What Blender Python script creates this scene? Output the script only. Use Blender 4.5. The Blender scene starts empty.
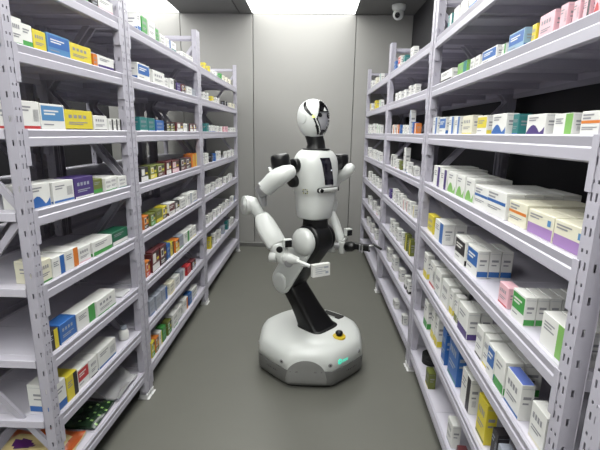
import bpy, bmesh, math, random
from mathutils import Vector, Matrix, Quaternion
random.seed(7)
PI = math.pi
C = bpy.context.scene.collection
CAM_F=413.4508
CAM_R=(0.999454, 0.028791, 0.016187)
CAM_U=(-0.022057, 0.217036, 0.975914)
CAM_D=(-0.024585, 0.975739, -0.217553)
PT={'shR_drum': (-0.1863, 2.5, 1.4273), 'shR_cup': (-0.1766, 2.455, 1.36), 'ua_end': (-0.2826, 2.47, 1.2785), 'cupin': (-0.123, 2.5, 1.4046), 'elR_top': (-0.3143, 2.48, 1.2218), 'elR_disc': (-0.3805, 2.47, 1.1605), 'elR_low': (-0.3075, 2.47, 1.1125), 'fa0': (-0.3015, 2.47, 1.1065), 'fa1': (-0.2627, 2.45, 1.0305), 'fa2': (-0.2048, 2.42, 0.9453), 'wr0': (-0.1978, 2.41, 0.9231), 'wr1': (-0.1602, 2.4, 0.8513), 'hand0': (-0.1536, 2.39, 0.8671), 'hand1': (-0.0735, 2.35, 0.8565), 'tool0': (-0.0735, 2.35, 0.8565), 'tool1': (0.0162, 2.32, 0.8314), 'boxc': (0.0661, 2.305, 0.8211), 'camR': (-0.1327, 2.38, 0.9577), 'shL_drum': (0.208, 2.86, 1.41), 'shL_cup': (0.2361, 2.84, 1.3511), 'elL': (0.1699, 2.98, 1.1053), 'faL0': (0.1478, 2.93, 1.0476), 'faL1': (0.2196, 2.83, 0.8672), 'wrL': (0.2259, 2.8, 0.8318), 'gL0': (0.2462, 2.79, 0.8278), 'gL1': (0.3246, 2.75, 0.848), 'gL2': (0.3961, 2.72, 0.8439), 'gL3': (0.5009, 2.7, 0.8451), 'gL4': (0.4794, 2.74, 0.8616), 'camL': (0.2636, 2.8, 0.9335), 'head': (0.0062, 2.7, 1.6898), 'neckb': (-0.0021, 2.7, 1.4935), 'slipR': (-0.1074, 2.56, 1.4002), 'slipR2': (-0.1062, 2.56, 1.3079), 'estop': (0.2094, 2.5418, 0.265), 'logo': (0.2536, 2.4775, 0.2), 'slot': (0.2178, 2.9114, 0.26), 'cctv': (0.9764, 5.2819, 3.07), 'b2l': (-0.1176, 2.7957, 0.28), 'b2f': (0.0958, 2.5623, 0.28), 'b2r': (0.2101, 2.6723, 0.28)}
LVL=[2.14, 1.879, 1.594, 1.304, 1.016, 0.721, 0.453, 0.182]
LVR=[2.148, 1.877, 1.604, 1.3156, 1.027, 0.737, 0.457, 0.163]
KS={'L1': (0.0465, 2.295), 'RA': (0.0443, 2.596)}
XL,XR=-0.9667,0.7038
STOCK=[
  ('L1',1,[[1.8476, 1.9704, 0.0698, 0.08, 1, 'g t 1'], [1.9939, 2.051, 0.0498, 0.06, 1, 'n r 3'], [2.053, 2.193, 0.0614, 0.08, 1, 'w k 0']]),
  ('L1',2,[[1.4762, 1.5277, 0.0892, 0.08, 1, 'w g 3'], [1.5297, 1.583, 0.0796, 0.06, 1, 'w g 0'], [1.5846, 1.6539, 0.0728, 0.08, 1, 'y n 3'], [1.6568, 1.7966, 0.0779, 0.1, 1, 'u b 1'], [1.8, 1.9589, 0.0731, 0.09, 1, 'y g 3'], [1.967, 2.0, 0.056, 0.1, 1, 'o n 3'], [2.0084, 2.154, 0.0589, 0.08, 1, 'w v 0']]),
  ('L1',3,[[1.467, 1.5678, 0.1012, 0.09, 1, 'w r 5'], [1.5722, 1.7149, 0.0986, 0.09, 1, 'w u 1'], [1.7182, 1.9201, 0.0841, 0.09, 1, 'y n 3'], [1.9366, 2.0512, 0.0692, 0.06, 1, 'w n 3'], [2.0559, 2.0978, 0.0577, 0.08, 1, 'w n 2'], [2.0998, 2.1426, 0.0589, 0.08, 1, 'w n 2'], [2.1446, 2.1894, 0.0602, 0.08, 1, 'w n 2']]),
  ('L1',4,[[1.467, 1.5895, 0.0918, 0.1, 1, 'w b 4'], [1.6017, 1.7342, 0.0873, 0.12, 1, 'w b 5'], [1.7377, 1.8807, 0.0896, 0.09, 1, 'v w 3'], [1.8891, 1.9677, 0.0667, 0.15, 1, 'q g 0'], [1.9769, 2.037, 0.0643, 0.11, 1, 'w g 3'], [2.039, 2.102, 0.0662, 0.11, 1, 'w g 3'], [2.1084, 2.193, 0.0582, 0.1, 1, 'w t 3']]),
  ('L1',5,[[1.467, 1.5336, 0.0892, 0.1, 1, 'c g 3'], [1.5397, 1.6163, 0.081, 0.11, 1, 'w b 2'], [1.623, 1.7149, 0.0849, 0.12, 1, 'w o 2'], [1.7223, 1.8168, 0.0706, 0.1, 1, 'w k 3'], [1.8251, 1.9972, 0.0705, 0.1, 1, 'w g 0'], [2.0071, 2.1671, 0.0707, 0.08, 1, 's w 0']]),
  ('L1',6,[[1.467, 1.5329, 0.088, 0.06, 1, 'n y 2'], [1.5394, 1.6505, 0.088, 0.07, 1, 'b w 3'], [1.658, 1.8021, 0.084, 0.07, 1, 'w g 2'], [1.8108, 1.9804, 0.0798, 0.08, 1, 'w g 3']]),
  ('L1',7,[[1.467, 1.5339, 0.1261, 0.12, 1, 'w b 0'], [1.5408, 1.6167, 0.1125, 0.09, 1, 'y n 2'], [1.6243, 1.7074, 0.0968, 0.09, 1, 'w r 1'], [1.7157, 1.7758, 0.095, 0.09, 1, 'w n 3'], [1.7847, 1.9483, 0.0944, 0.09, 1, 'w b 5']]),
  ('L2',1,[[2.4681, 2.5172, 0.104, 0.07, 1, 'w b 0'], [2.5312, 2.6056, 0.0968, 0.07, 1, 'g y 3'], [2.6245, 2.7342, 0.1014, 0.07, 1, 'w g 3'], [2.7498, 2.8035, 0.0821, 0.07, 1, 'g w 3'], [2.8323, 2.9147, 0.067, 0.07, 1, 'w n 3'], [2.9435, 3.0145, 0.0634, 0.07, 1, 'w b 2'], [3.0387, 3.144, 0.066, 0.06, 1, 'w t 0'], [3.2784, 3.4108, 0.0431, 0.06, 1, 'w n 3'], [3.433, 3.579, 0.0454, 0.06, 1, 'w n 3']]),
  ('L2',2,[[2.4331, 2.6097, 0.094, 0.09, 1, 'w b 1'], [2.6512, 2.8543, 0.0849, 0.09, 1, 'w b 3'], [2.872, 2.933, 0.0642, 0.07, 1, 'w n 3'], [2.9591, 3.0818, 0.0736, 0.07, 1, 'w n 2'], [3.1153, 3.1978, 0.0631, 0.07, 1, 'v b 3'], [3.2354, 3.3361, 0.0657, 0.07, 1, 'd n 3'], [3.3653, 3.4871, 0.061, 0.06, 1, 'w n 3'], [3.5111, 3.6058, 0.0556, 0.07, 1, 'e w 3']]),
  ('L2',3,[[2.3988, 2.5158, 0.0795, 0.06, 1, 't w 3'], [2.5376, 2.6459, 0.0778, 0.06, 1, 't b 3'], [2.6722, 2.8093, 0.0697, 0.08, 1, 'b w 3'], [2.8588, 2.9378, 0.057, 0.07, 1, 'n q 3'], [2.9514, 3.0356, 0.0588, 0.07, 1, 'n q 3'], [3.0647, 3.2169, 0.0653, 0.07, 1, 'd w 3'], [3.2479, 3.3894, 0.0614, 0.07, 1, 'w n 2'], [3.4087, 3.491, 0.0638, 0.07, 1, 'd w 3'], [3.5061, 3.5932, 0.0656, 0.07, 1, 'd w 3']]),
  ('L2',4,[[2.3772, 2.4837, 0.0828, 0.06, 1, 'n w 3'], [2.5293, 2.634, 0.0814, 0.07, 1, 'q y 3'], [2.6558, 2.7831, 0.079, 0.07, 1, 'q d 3'], [2.806, 2.906, 0.0896, 0.07, 1, 'd w 3'], [2.9324, 3.0874, 0.0869, 0.07, 1, 'd k 3'], [3.1112, 3.2385, 0.0915, 0.07, 1, 'n d 3'], [3.2647, 3.4047, 0.0879, 0.07, 1, 'd n 3'], [3.4286, 3.4982, 0.1076, 0.07, 1, 'o y 2'], [3.5116, 3.5845, 0.1101, 0.07, 1, 'o y 2']]),
  ('L2',5,[[2.3835, 2.4524, 0.0805, 0.05, 1, 'o n 3'], [2.4783, 2.5525, 0.077, 0.06, 1, 'q g 3'], [2.5718, 2.6796, 0.08, 0.06, 1, 'q y 0'], [2.6961, 2.7778, 0.0831, 0.06, 1, 'y n 3'], [2.8041, 2.9275, 0.0866, 0.06, 1, 'w d 1'], [2.947, 3.0441, 0.0752, 0.06, 1, 'n w 3'], [3.068, 3.1962, 0.0784, 0.06, 1, 'w n 3'], [3.2392, 3.3634, 0.0904, 0.06, 1, 'w e 2'], [3.3889, 3.5161, 0.0857, 0.06, 1, 'w b 3']]),
  ('L2',6,[[2.3648, 2.4285, 0.0968, 0.06, 1, 'o r 3'], [2.4528, 2.5765, 0.1341, 0.05, 1, 'd w 3'], [2.5969, 2.7113, 0.1265, 0.05, 1, 'd n 3'], [2.73, 2.7944, 0.1093, 0.05, 1, 'b e 3'], [2.8142, 2.8823, 0.0974, 0.06, 1, 'y n 2'], [2.9006, 2.9875, 0.0926, 0.06, 1, 'o y 3'], [3.0114, 3.1001, 0.0956, 0.05, 1, 'e g 3'], [3.1305, 3.2632, 0.0912, 0.06, 1, 'w g 2'], [3.2829, 3.3668, 0.0859, 0.06, 1, 'w y 3'], [3.3822, 3.4711, 0.0882, 0.06, 1, 'w y 3']]),
  ('L2',7,[[2.3864, 2.4615, 0.1022, 0.05, 1, 'e b 3'], [2.482, 2.5711, 0.0987, 0.05, 1, 'e w 3'], [2.5933, 2.6897, 0.0951, 0.05, 1, 'e b 2'], [2.7442, 2.8413, 0.0843, 0.05, 1, 'c y 3'], [2.8781, 2.984, 0.0799, 0.05, 1, 'w e 3'], [3.0101, 3.1134, 0.0828, 0.05, 1, 'e w 2'], [3.1536, 3.2534, 0.0775, 0.05, 1, 'r w 3'], [3.2971, 3.4054, 0.0716, 0.05, 1, 'd e 3']]),
  ('L2',8,[[2.3559, 2.4089, 0.1054, 0.05, 1, 'y g 3'], [2.4252, 2.4809, 0.1007, 0.05, 1, 'o q 3'], [2.4969, 2.5471, 0.1028, 0.05, 1, 'w y 2'], [2.5651, 2.6267, 0.1052, 0.05, 1, 'g n 3'], [2.6573, 2.7325, 0.1006, 0.05, 1, 'q g 3'], [2.768, 2.87, 0.1043, 0.06, 1, 'w g 3'], [2.895, 2.9942, 0.0997, 0.05, 1, 'w e 5'], [3.0345, 3.1425, 0.1036, 0.05, 1, 'w o 2'], [3.1812, 3.2589, 0.0983, 0.05, 1, 'b t 3'], [3.2923, 3.4323, 0.0927, 0.05, 1, 'w b 3']]),
  ('L3',1,[[3.9547, 4.0134, 0.0692, 0.04, 1, 'y w 3'], [4.1127, 4.1682, 0.0631, 0.04, 1, 'y w 2'], [4.2811, 4.3306, 0.0517, 0.04, 1, 'w c 3'], [4.4126, 4.4653, 0.0534, 0.04, 1, 'w c 3'], [4.6049, 4.6649, 0.0609, 0.04, 1, 'g w 3'], [4.786, 4.8519, 0.0634, 0.04, 1, 'c y 3'], [4.9613, 5.0323, 0.0659, 0.04, 1, 'c y 3'], [5.1503, 5.227, 0.0685, 0.04, 1, 'c y 3']]),
  ('L3',2,[[3.8956, 3.9374, 0.07, 0.04, 1, 'w g 3'], [4.0064, 4.0507, 0.0721, 0.04, 1, 'w g 3'], [4.1839, 4.2599, 0.0568, 0.04, 1, 'y w 0'], [4.3512, 4.3989, 0.0589, 0.04, 1, 'w y 3'], [4.4783, 4.5289, 0.0607, 0.04, 1, 'w y 3'], [4.7616, 4.8134, 0.0538, 0.04, 1, 'n w 2'], [4.9001, 4.955, 0.0554, 0.04, 1, 'n w 2'], [5.1269, 5.1999, 0.0582, 0.04, 1, 'c w 3'], [5.3215, 5.4002, 0.0604, 0.04, 1, 'c w 3']]),
  ('L3',3,[[3.9338, 4.0182, 0.078, 0.04, 1, 't g 3'], [4.1157, 4.1552, 0.0621, 0.04, 1, 'w b 5'], [4.2211, 4.2626, 0.0637, 0.04, 1, 'w b 5'], [4.3859, 4.4522, 0.0612, 0.04, 1, 'w r 3'], [4.5807, 4.653, 0.0586, 0.04, 1, 'w r 2'], [4.7482, 4.7952, 0.0606, 0.04, 1, 'k w 3'], [4.8743, 4.9238, 0.0622, 0.04, 1, 'k w 3'], [5.1221, 5.1703, 0.0535, 0.04, 1, 'w e 3'], [5.2524, 5.303, 0.0548, 0.04, 1, 'w e 3'], [5.3893, 5.416, 0.0563, 0.04, 1, 'w e 3']]),
  ('L3',4,[[3.8443, 3.8797, 0.0921, 0.04, 1, 'w c 3'], [3.9387, 3.9758, 0.0942, 0.04, 1, 'w c 3'], [4.1024, 4.1447, 0.0785, 0.04, 1, 'n b 3'], [4.2452, 4.2996, 0.0762, 0.04, 1, 'b w 2'], [4.4515, 4.5416, 0.0907, 0.04, 1, 'w b 3'], [4.8639, 4.9592, 0.0698, 0.04, 1, 'w n 3'], [5.079, 5.1403, 0.0725, 0.04, 1, 'w e 3'], [5.2431, 5.3083, 0.0748, 0.04, 1, 'w e 3']]),
  ('L3',5,[[3.8815, 3.9186, 0.0768, 0.04, 1, 'w e 3'], [3.9802, 4.0191, 0.0787, 0.04, 1, 'w e 3'], [4.1605, 4.2412, 0.0772, 0.04, 1, 'w b 3'], [4.4037, 4.4509, 0.0811, 0.04, 1, 'w c 3'], [4.5299, 4.5798, 0.0833, 0.04, 1, 'w c 3'], [4.7741, 4.8678, 0.0704, 0.04, 1, 'w g 3'], [4.9761, 5.0297, 0.0729, 0.04, 1, 'w e 2'], [5.1201, 5.1768, 0.0749, 0.04, 1, 'w e 2']]),
  ('L3',6,[[3.9078, 3.9503, 0.0799, 0.04, 1, 'w e 3'], [4.0209, 4.0658, 0.082, 0.04, 1, 'w e 3'], [4.214, 4.2988, 0.0805, 0.04, 1, 'w t 3'], [4.4007, 4.4541, 0.0779, 0.04, 1, 'w c 3'], [4.5429, 4.5997, 0.0802, 0.04, 1, 'w c 3'], [4.7429, 4.7986, 0.0775, 0.04, 1, 'w e 3'], [4.8919, 4.951, 0.0797, 0.04, 1, 'w e 3'], [5.1821, 5.294, 0.0715, 0.04, 1, 'w b 2']]),
  ('L3',7,[[3.9476, 4.0155, 0.1141, 0.04, 1, 'y q 2'], [4.1442, 4.2185, 0.1084, 0.04, 1, 'w n 3'], [4.3448, 4.4158, 0.1017, 0.04, 1, 'w e 3'], [4.5701, 4.6596, 0.0947, 0.04, 1, 'e b 3'], [4.7942, 4.8674, 0.0987, 0.04, 1, 't b 3'], [5.0026, 5.052, 0.0768, 0.04, 1, 'w e 3'], [5.1362, 5.1882, 0.0786, 0.04, 1, 'w e 3']]),
  ('RA',1,[[1.9574, 2.067, 0.0803, 0.04, 1, 'w b 0'], [2.1124, 2.2183, 0.083, 0.04, 1, 'w n 3'], [2.2568, 2.3392, 0.0841, 0.04, 1, 'w t 3'], [2.3744, 2.4444, 0.0788, 0.04, 1, 't w 2']]),
  ('RA',2,[[1.057, 1.087, 0.0639, 0.04, 1, 'k r 4'], [1.1049, 1.1318, 0.0582, 0.04, 1, 'k n 2'], [1.147, 1.1761, 0.0607, 0.04, 1, 'k e 5'], [1.1939, 1.2294, 0.0661, 0.04, 1, 'k n 5'], [1.2646, 1.3499, 0.0693, 0.04, 1, 'k n 3'], [1.3635, 1.3915, 0.0567, 0.04, 1, 'y n 3'], [1.436, 1.5548, 0.062, 0.04, 1, 'a b 1'], [1.5763, 1.6112, 0.0434, 0.04, 1, 'w g 2'], [1.6681, 1.8208, 0.0552, 0.04, 1, 'w b 1'], [1.8476, 1.8998, 0.0517, 0.04, 1, 'w t 3'], [1.9225, 1.9793, 0.054, 0.04, 1, 'w t 3'], [2.0363, 2.1779, 0.0631, 0.04, 1, 'h t 2'], [2.2603, 2.4767, 0.0613, 0.04, 1, 'w n 0']]),
  ('RA',3,[[0.9832, 1.0684, 0.0574, 0.04, 1, 'w o 7'], [1.1046, 1.196, 0.0569, 0.04, 1, 'w h 2'], [1.2417, 1.3588, 0.0615, 0.04, 1, 'w v 4'], [1.4039, 1.4484, 0.0675, 0.04, 1, 't b 3'], [1.4974, 1.6274, 0.074, 0.04, 1, 'w b 4'], [1.6824, 1.794, 0.0746, 0.04, 1, 'w y 1'], [1.8546, 1.9916, 0.0826, 0.04, 1, 'c y 3'], [2.0377, 2.1163, 0.0847, 0.04, 1, 'w b 2'], [2.1506, 2.2385, 0.0895, 0.04, 1, 'w b 2'], [2.3052, 2.4367, 0.0914, 0.04, 1, 'w b 1'], [2.4939, 2.59, 0.0986, 0.04, 1, 'w b 2']]),
  ('RA',4,[[0.965, 1.1055, 0.0705, 0.055, 4, 'c l 6'], [1.1134, 1.2601, 0.0711, 0.055, 4, 'c l 6'], [1.2738, 1.4022, 0.0761, 0.07, 3, 'c o 7'], [1.4147, 1.5893, 0.0919, 0.06, 4, 'w b 7'], [1.6, 1.7455, 0.0855, 0.06, 4, 'w b 7'], [1.7648, 1.8746, 0.1013, 0.05, 3, 'w h 4'], [1.8893, 2.007, 0.1033, 0.05, 3, 'w h 4'], [2.0237, 2.1589, 0.1055, 0.05, 3, 'w h 4'], [2.1806, 2.3019, 0.1074, 0.05, 4, 'w v 2'], [2.3045, 2.4401, 0.1133, 0.05, 4, 'w v 2']]),
  ('RA',5,[[0.9689, 1.1002, 0.0964, 0.045, 4, 'w h 2'], [1.1954, 1.2831, 0.0949, 0.034, 5, 'w g 1'], [1.3262, 1.4016, 0.0737, 0.04, 1, 'k r 3'], [1.6345, 1.7658, 0.1152, 0.045, 3, 'w b 1'], [1.7801, 1.9268, 0.1148, 0.045, 2, 'w n 1'], [2.1483, 2.32, 0.1131, 0.06, 2, 'w b 2'], [2.3847, 2.5172, 0.1047, 0.04, 1, 'y w 3']]),
  ('RA',6,[[1.0007, 1.0834, 0.1145, 0.04, 1, 'w c 3'], [1.1406, 1.2478, 0.1226, 0.04, 1, 'w b 3 p'], [1.2603, 1.3402, 0.1268, 0.06, 2, 'w g 0'], [1.3496, 1.4138, 0.1209, 0.06, 2, 'w b 1'], [1.4242, 1.4726, 0.1254, 0.05, 2, 'w y 3'], [1.4837, 1.5539, 0.1258, 0.05, 2, 'w n 3'], [1.6437, 1.7737, 0.1334, 0.05, 2, 'w v 0'], [1.8071, 1.8544, 0.1311, 0.04, 1, 'w q 0'], [1.8906, 1.9419, 0.1258, 0.04, 1, 'w y 0'], [1.9604, 2.078, 0.1314, 0.05, 2, 'w c 3'], [2.0989, 2.2094, 0.1444, 0.05, 2, 'w e 3'], [2.2328, 2.3492, 0.1461, 0.05, 2, 'w r 5'], [2.4039, 2.4948, 0.1547, 0.04, 1, 'w y 0']]),
  ('RA',7,[[1.1856, 1.2356, 0.1195, 0.04, 1, 'e n 3'], [1.2628, 1.3113, 0.1245, 0.04, 1, 'n w 5'], [1.3635, 1.4523, 0.1669, 0.04, 1, 'y q 3'], [1.5405, 1.6506, 0.159, 0.04, 1, 'w n 2'], [1.731, 1.8735, 0.2102, 0.04, 1, 'b t 3'], [1.916, 1.9801, 0.1848, 0.04, 1, 'b w 3'], [2.0883, 2.1441, 0.1678, 0.04, 1, 'w y 0'], [2.1695, 2.2293, 0.173, 0.04, 1, 'w y 0'], [2.3008, 2.3903, 0.1693, 0.04, 1, 'w g 0']]),
  ('RA',8,[[1.5697, 1.6133, 0.0834, 0.04, 1, 'd w 3'], [1.6885, 1.7634, 0.1207, 0.04, 1, 'w e 3'], [2.1504, 2.2256, 0.098, 0.04, 1, 'q y 3']]),
  ('RB',1,[[3.2503, 3.3382, 0.0835, 0.04, 1, 'w e 3'], [3.5024, 3.5861, 0.0679, 0.04, 1, 't w 0'], [3.6944, 3.7881, 0.0958, 0.04, 1, 'w r 1'], [3.8757, 3.9442, 0.0838, 0.04, 1, 'b w 3']]),
  ('RB',2,[[3.1127, 3.1717, 0.0757, 0.04, 1, 'w c 3'], [3.2369, 3.3008, 0.0789, 0.04, 1, 'w c 3'], [3.4049, 3.4781, 0.0682, 0.04, 1, 'w n 3'], [3.5967, 3.6762, 0.0722, 0.04, 1, 'w e 3'], [3.7646, 3.852, 0.0758, 0.04, 1, 'w e 3']]),
  ('RB',3,[[2.9952, 3.0392, 0.0756, 0.04, 1, 'o w 2'], [3.0923, 3.1314, 0.085, 0.04, 1, 'b w 3'], [3.1796, 3.2126, 0.1736, 0.04, 1, 'w b 2'], [3.2785, 3.3248, 0.0678, 0.04, 1, 'w g 3'], [3.3768, 3.426, 0.0698, 0.04, 1, 'w g 3'], [3.4858, 3.5276, 0.072, 0.04, 1, 'b n 3'], [3.6057, 3.6699, 0.0747, 0.04, 1, 'o w 2'], [3.7707, 3.8529, 0.0783, 0.04, 1, 'w o 2']]),
  ('RB',4,[[2.9311, 2.97, 0.0632, 0.04, 1, 'w n 2'], [3.0136, 3.0548, 0.0649, 0.04, 1, 'w n 2'], [3.1361, 3.187, 0.0825, 0.04, 1, 'w b 3'], [3.2574, 3.3122, 0.1855, 0.04, 1, 'w e 5'], [3.4276, 3.4883, 0.0737, 0.04, 1, 'q w 3'], [3.5727, 3.6386, 0.0767, 0.04, 1, 'w r 3'], [3.7421, 3.8268, 0.1071, 0.04, 1, 'w n 2']]),
  ('RB',5,[[2.8781, 2.9157, 0.0863, 0.04, 1, 'w y 2'], [2.9779, 3.0263, 0.0966, 0.04, 1, 'w y 3'], [3.0995, 3.1364, 0.0847, 0.04, 1, 'w r 2'], [3.1785, 3.2173, 0.0868, 0.04, 1, 'w r 2'], [3.2853, 3.3316, 0.0976, 0.04, 1, 'w n 3'], [3.384, 3.433, 0.1004, 0.04, 1, 'w n 3'], [3.5267, 3.5742, 0.1043, 0.04, 1, 'w e 3'], [3.6285, 3.6788, 0.1071, 0.04, 1, 'w e 3'], [3.7642, 3.8277, 0.0834, 0.04, 1, 'v w 3']]),
  ('RB',6,[[2.9024, 2.9654, 0.1212, 0.04, 1, 'q y 2'], [3.0351, 3.1037, 0.1261, 0.04, 1, 'q y 2'], [3.187, 3.2351, 0.1068, 0.04, 1, 'w v 3'], [3.3253, 3.3988, 0.1028, 0.04, 1, 'w n 3'], [3.4894, 3.5555, 0.1161, 0.04, 1, 'w e 3'], [3.6299, 3.7012, 0.1203, 0.04, 1, 'w e 3']]),
  ('RB',7,[[2.8603, 2.9078, 0.1011, 0.04, 1, 'w n 0'], [2.961, 3.0117, 0.1042, 0.04, 1, 'w n 0'], [3.1227, 3.201, 0.101, 0.04, 1, 'w c 3'], [3.3913, 3.5064, 0.1178, 0.04, 1, 'w n 3'], [3.6546, 3.76, 0.1159, 0.04, 1, 'w e 3']]),
  ('RB',8,[[2.9692, 3.0251, 0.0755, 0.04, 1, 'w n 2'], [3.2692, 3.3587, 0.0638, 0.04, 1, 'w e 3']]),
  ('RC',1,[[4.7364, 4.8335, 0.0935, 0.04, 1, 'w t 2'], [5.025, 5.1348, 0.0885, 0.04, 1, 'c r 3'], [5.3523, 5.4774, 0.0947, 0.04, 1, 'w n 3']]),
  ('RC',2,[[4.6376, 4.7339, 0.0835, 0.04, 1, 'w g 2'], [4.9699, 5.0999, 0.1011, 0.04, 1, 'y w 3'], [5.3634, 5.4934, 0.0971, 0.04, 1, 'w y 1']]),
  ('RC',3,[[4.5581, 4.6162, 0.0943, 0.04, 1, 'w g 2'], [4.7149, 4.7771, 0.0976, 0.04, 1, 'w g 2'], [4.9776, 5.0927, 0.115, 0.04, 1, 'w e 3'], [5.2442, 5.3122, 0.1086, 0.04, 1, 'w g 3'], [5.429, 5.5019, 0.1125, 0.04, 1, 'w g 3']]),
  ('RC',4,[[4.4966, 4.5623, 0.0958, 0.04, 1, 'w e 2'], [4.6734, 4.7443, 0.0995, 0.04, 1, 'w e 2'], [4.8684, 4.9208, 0.1033, 0.04, 1, 'w c 3'], [5.0118, 5.0674, 0.1063, 0.04, 1, 'w c 3'], [5.3018, 5.4318, 0.1193, 0.04, 1, 'w e 3']]),
  ('RC',5,[[4.4629, 4.5625, 0.0982, 0.04, 1, 'w c 3'], [4.7046, 4.7712, 0.1028, 0.04, 1, 'w e 3'], [4.8847, 4.9564, 0.1066, 0.04, 1, 'w e 3'], [5.1887, 5.3187, 0.1134, 0.04, 1, 'w n 3']]),
  ('RC',6,[[4.426, 4.5278, 0.0891, 0.04, 1, 'w r 3'], [4.705, 4.803, 0.1059, 0.04, 1, 'w n 2'], [5.103, 5.233, 0.1018, 0.04, 1, 'w e 3']]),
  ('RC',7,[[4.4451, 4.5361, 0.1146, 0.04, 1, 'w k 3'], [4.7626, 4.8663, 0.1098, 0.04, 1, 'w d 3'], [5.1261, 5.2457, 0.1045, 0.04, 1, 'w e 3']]),
]

V = Vector

# ---------------------------------------------------------------- materials
def lin(c):
    return tuple((x/12.92 if x <= .04045 else ((x+.055)/1.055)**2.4) for x in (v/255 for v in c))
_m = {}
ALB = .76      # overall reflectance of the painted things in this room
def mat(name, rgb, rough=.5, metal=0, noise=0, nscale=30, emit=0, coat=0, bump=0, spec=.5):
    if name in _m: return _m[name]
    m = bpy.data.materials.new(name); m.use_nodes = True
    nt = m.node_tree; b = nt.nodes['Principled BSDF']
    col = tuple(c*(1 if emit else ALB) for c in lin(rgb))+(1,)
    b.inputs['Base Color'].default_value = col
    b.inputs['Roughness'].default_value = rough
    b.inputs['Metallic'].default_value = metal
    b.inputs['Specular IOR Level'].default_value = spec
    b.inputs['Coat Weight'].default_value = coat
    if emit:
        b.inputs['Emission Color'].default_value = col
        b.inputs['Emission Strength'].default_value = emit
    if noise or bump:
        tc = nt.nodes.new('ShaderNodeTexCoord'); n = nt.nodes.new('ShaderNodeTexNoise')
        n.inputs['Scale'].default_value = nscale; n.inputs['Detail'].default_value = 5
        nt.links.new(tc.outputs['Object'], n.inputs['Vector'])
        if noise:
            mx = nt.nodes.new('ShaderNodeMix'); mx.data_type = 'RGBA'
            mx.inputs[6].default_value = tuple(c*(1-noise) for c in col[:3])+(1,)
            mx.inputs[7].default_value = tuple(min(1, c*(1+noise)) for c in col[:3])+(1,)
            nt.links.new(n.outputs['Fac'], mx.inputs[0]); nt.links.new(mx.outputs[2], b.inputs['Base Color'])
        if bump:
            bp = nt.nodes.new('ShaderNodeBump'); bp.inputs['Strength'].default_value = bump
            bp.inputs['Distance'].default_value = .002
            nt.links.new(n.outputs['Fac'], bp.inputs['Height']); nt.links.new(bp.outputs['Normal'], b.inputs['Normal'])
    _m[name] = m
    return m

# ---------------------------------------------------------------- object helpers
def tag(o, label=None, cat=None, group=None, kind=None):
    if label: o['label'] = label
    if cat: o['category'] = cat
    if group: o['group'] = group
    if kind: o['kind'] = kind
    return o
def link(name, me, parent=None):
    o = bpy.data.objects.new(name, me); C.objects.link(o)
    if parent is not None: o.parent = parent
    return o
def mesh(name, bm, mats, smooth=False):
    bmesh.ops.recalc_face_normals(bm, faces=bm.faces[:])
    me = bpy.data.meshes.new(name); bm.to_mesh(me); bm.free()
    for m in (mats if isinstance(mats, (list, tuple)) else [mats]): me.materials.append(m)
    if smooth:
        for p in me.polygons: p.use_smooth = True
        me.set_sharp_from_angle(angle=math.radians(smooth if smooth > 1 else 40))
    return me
def obj(name, bm, mats, parent=None, loc=None, smooth=False):
    """bm in world coordinates; the origin goes to loc (or the parent chain's root)"""
    org = V((0, 0, 0))
    q = parent
    while q is not None: org += q.location; q = q.parent
    at = V(loc) if loc is not None else org
    bmesh.ops.translate(bm, verts=bm.verts[:], vec=-at)
    o = link(name, mesh(name, bm, mats, smooth), parent)
    o.location = at-org if parent is not None else at
    return o
def empty(name, loc):
    o = bpy.data.objects.new(name, None); C.objects.link(o); o.location = loc; o.empty_display_size = .1
    return o
def setmi(bm, n0, mi):
    bm.faces.ensure_lookup_table()
    for f in bm.faces[n0:]: f.material_index = mi
def box(bm, a, b, bev=0, mi=0, M=None):
    x0, y0, z0 = a; x1, y1, z1 = b
    t = bmesh.new()
    r = bmesh.ops.create_cube(t, size=1)
    for v in t.verts: v.co = V(((x0+x1)/2+v.co.x*(x1-x0), (y0+y1)/2+v.co.y*(y1-y0), (z0+z1)/2+v.co.z*(z1-z0)))
    if bev: bmesh.ops.bevel(t, geom=t.edges[:], offset=bev, segments=2 if bev > .003 else 1, profile=.6, affect='EDGES')
    if M is not None: bmesh.ops.transform(t, matrix=M, verts=t.verts[:])
    merge(bm, t, mi)
def merge(bm, t, mi=0):
    vm = {}
    for v in t.verts: vm[v] = bm.verts.new(v.co)
    for f in t.faces:
        try: nf = bm.faces.new([vm[v] for v in f.verts]); nf.material_index = mi if mi is not None else f.material_index
        except ValueError: pass
    t.free()
def quad(bm, pts, mi=0):
    f = bm.faces.new([bm.verts.new(p) for p in pts]); f.material_index = mi
def prism(bm, pts, axis_vec, mi=0):
    """closed polygon extruded along a vector"""
    a = [bm.verts.new(V(p)) for p in pts]; b = [bm.verts.new(V(p)+V(axis_vec)) for p in pts]
    n = len(pts)
    fs = [bm.faces.new(a), bm.faces.new(b[::-1])]
    for i in range(n): fs.append(bm.faces.new([a[i], b[i], b[(i+1) % n], a[(i+1) % n]]))
    for f in fs: f.material_index = mi
def frame_for(d):
    d = V(d).normalized(); up = V((0, 0, 1)) if abs(d.z) < .95 else V((1, 0, 0))
    u = d.cross(up).normalized(); w = u.cross(d).normalized()
    return d, u, w
def loft(bm, rings, mi=0, cap=True):
    prev = None; first = None
    for r in rings:
        vs = [bm.verts.new(p) for p in r]
        if prev:
            n = len(vs)
            for i in range(n):
                f = bm.faces.new([prev[i], prev[(i+1) % n], vs[(i+1) % n], vs[i]]); f.material_index = mi
        else: first = vs
        prev = vs
    if cap:
        for vs in (first, prev):
            f = bm.faces.new(vs); f.material_index = mi
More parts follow.
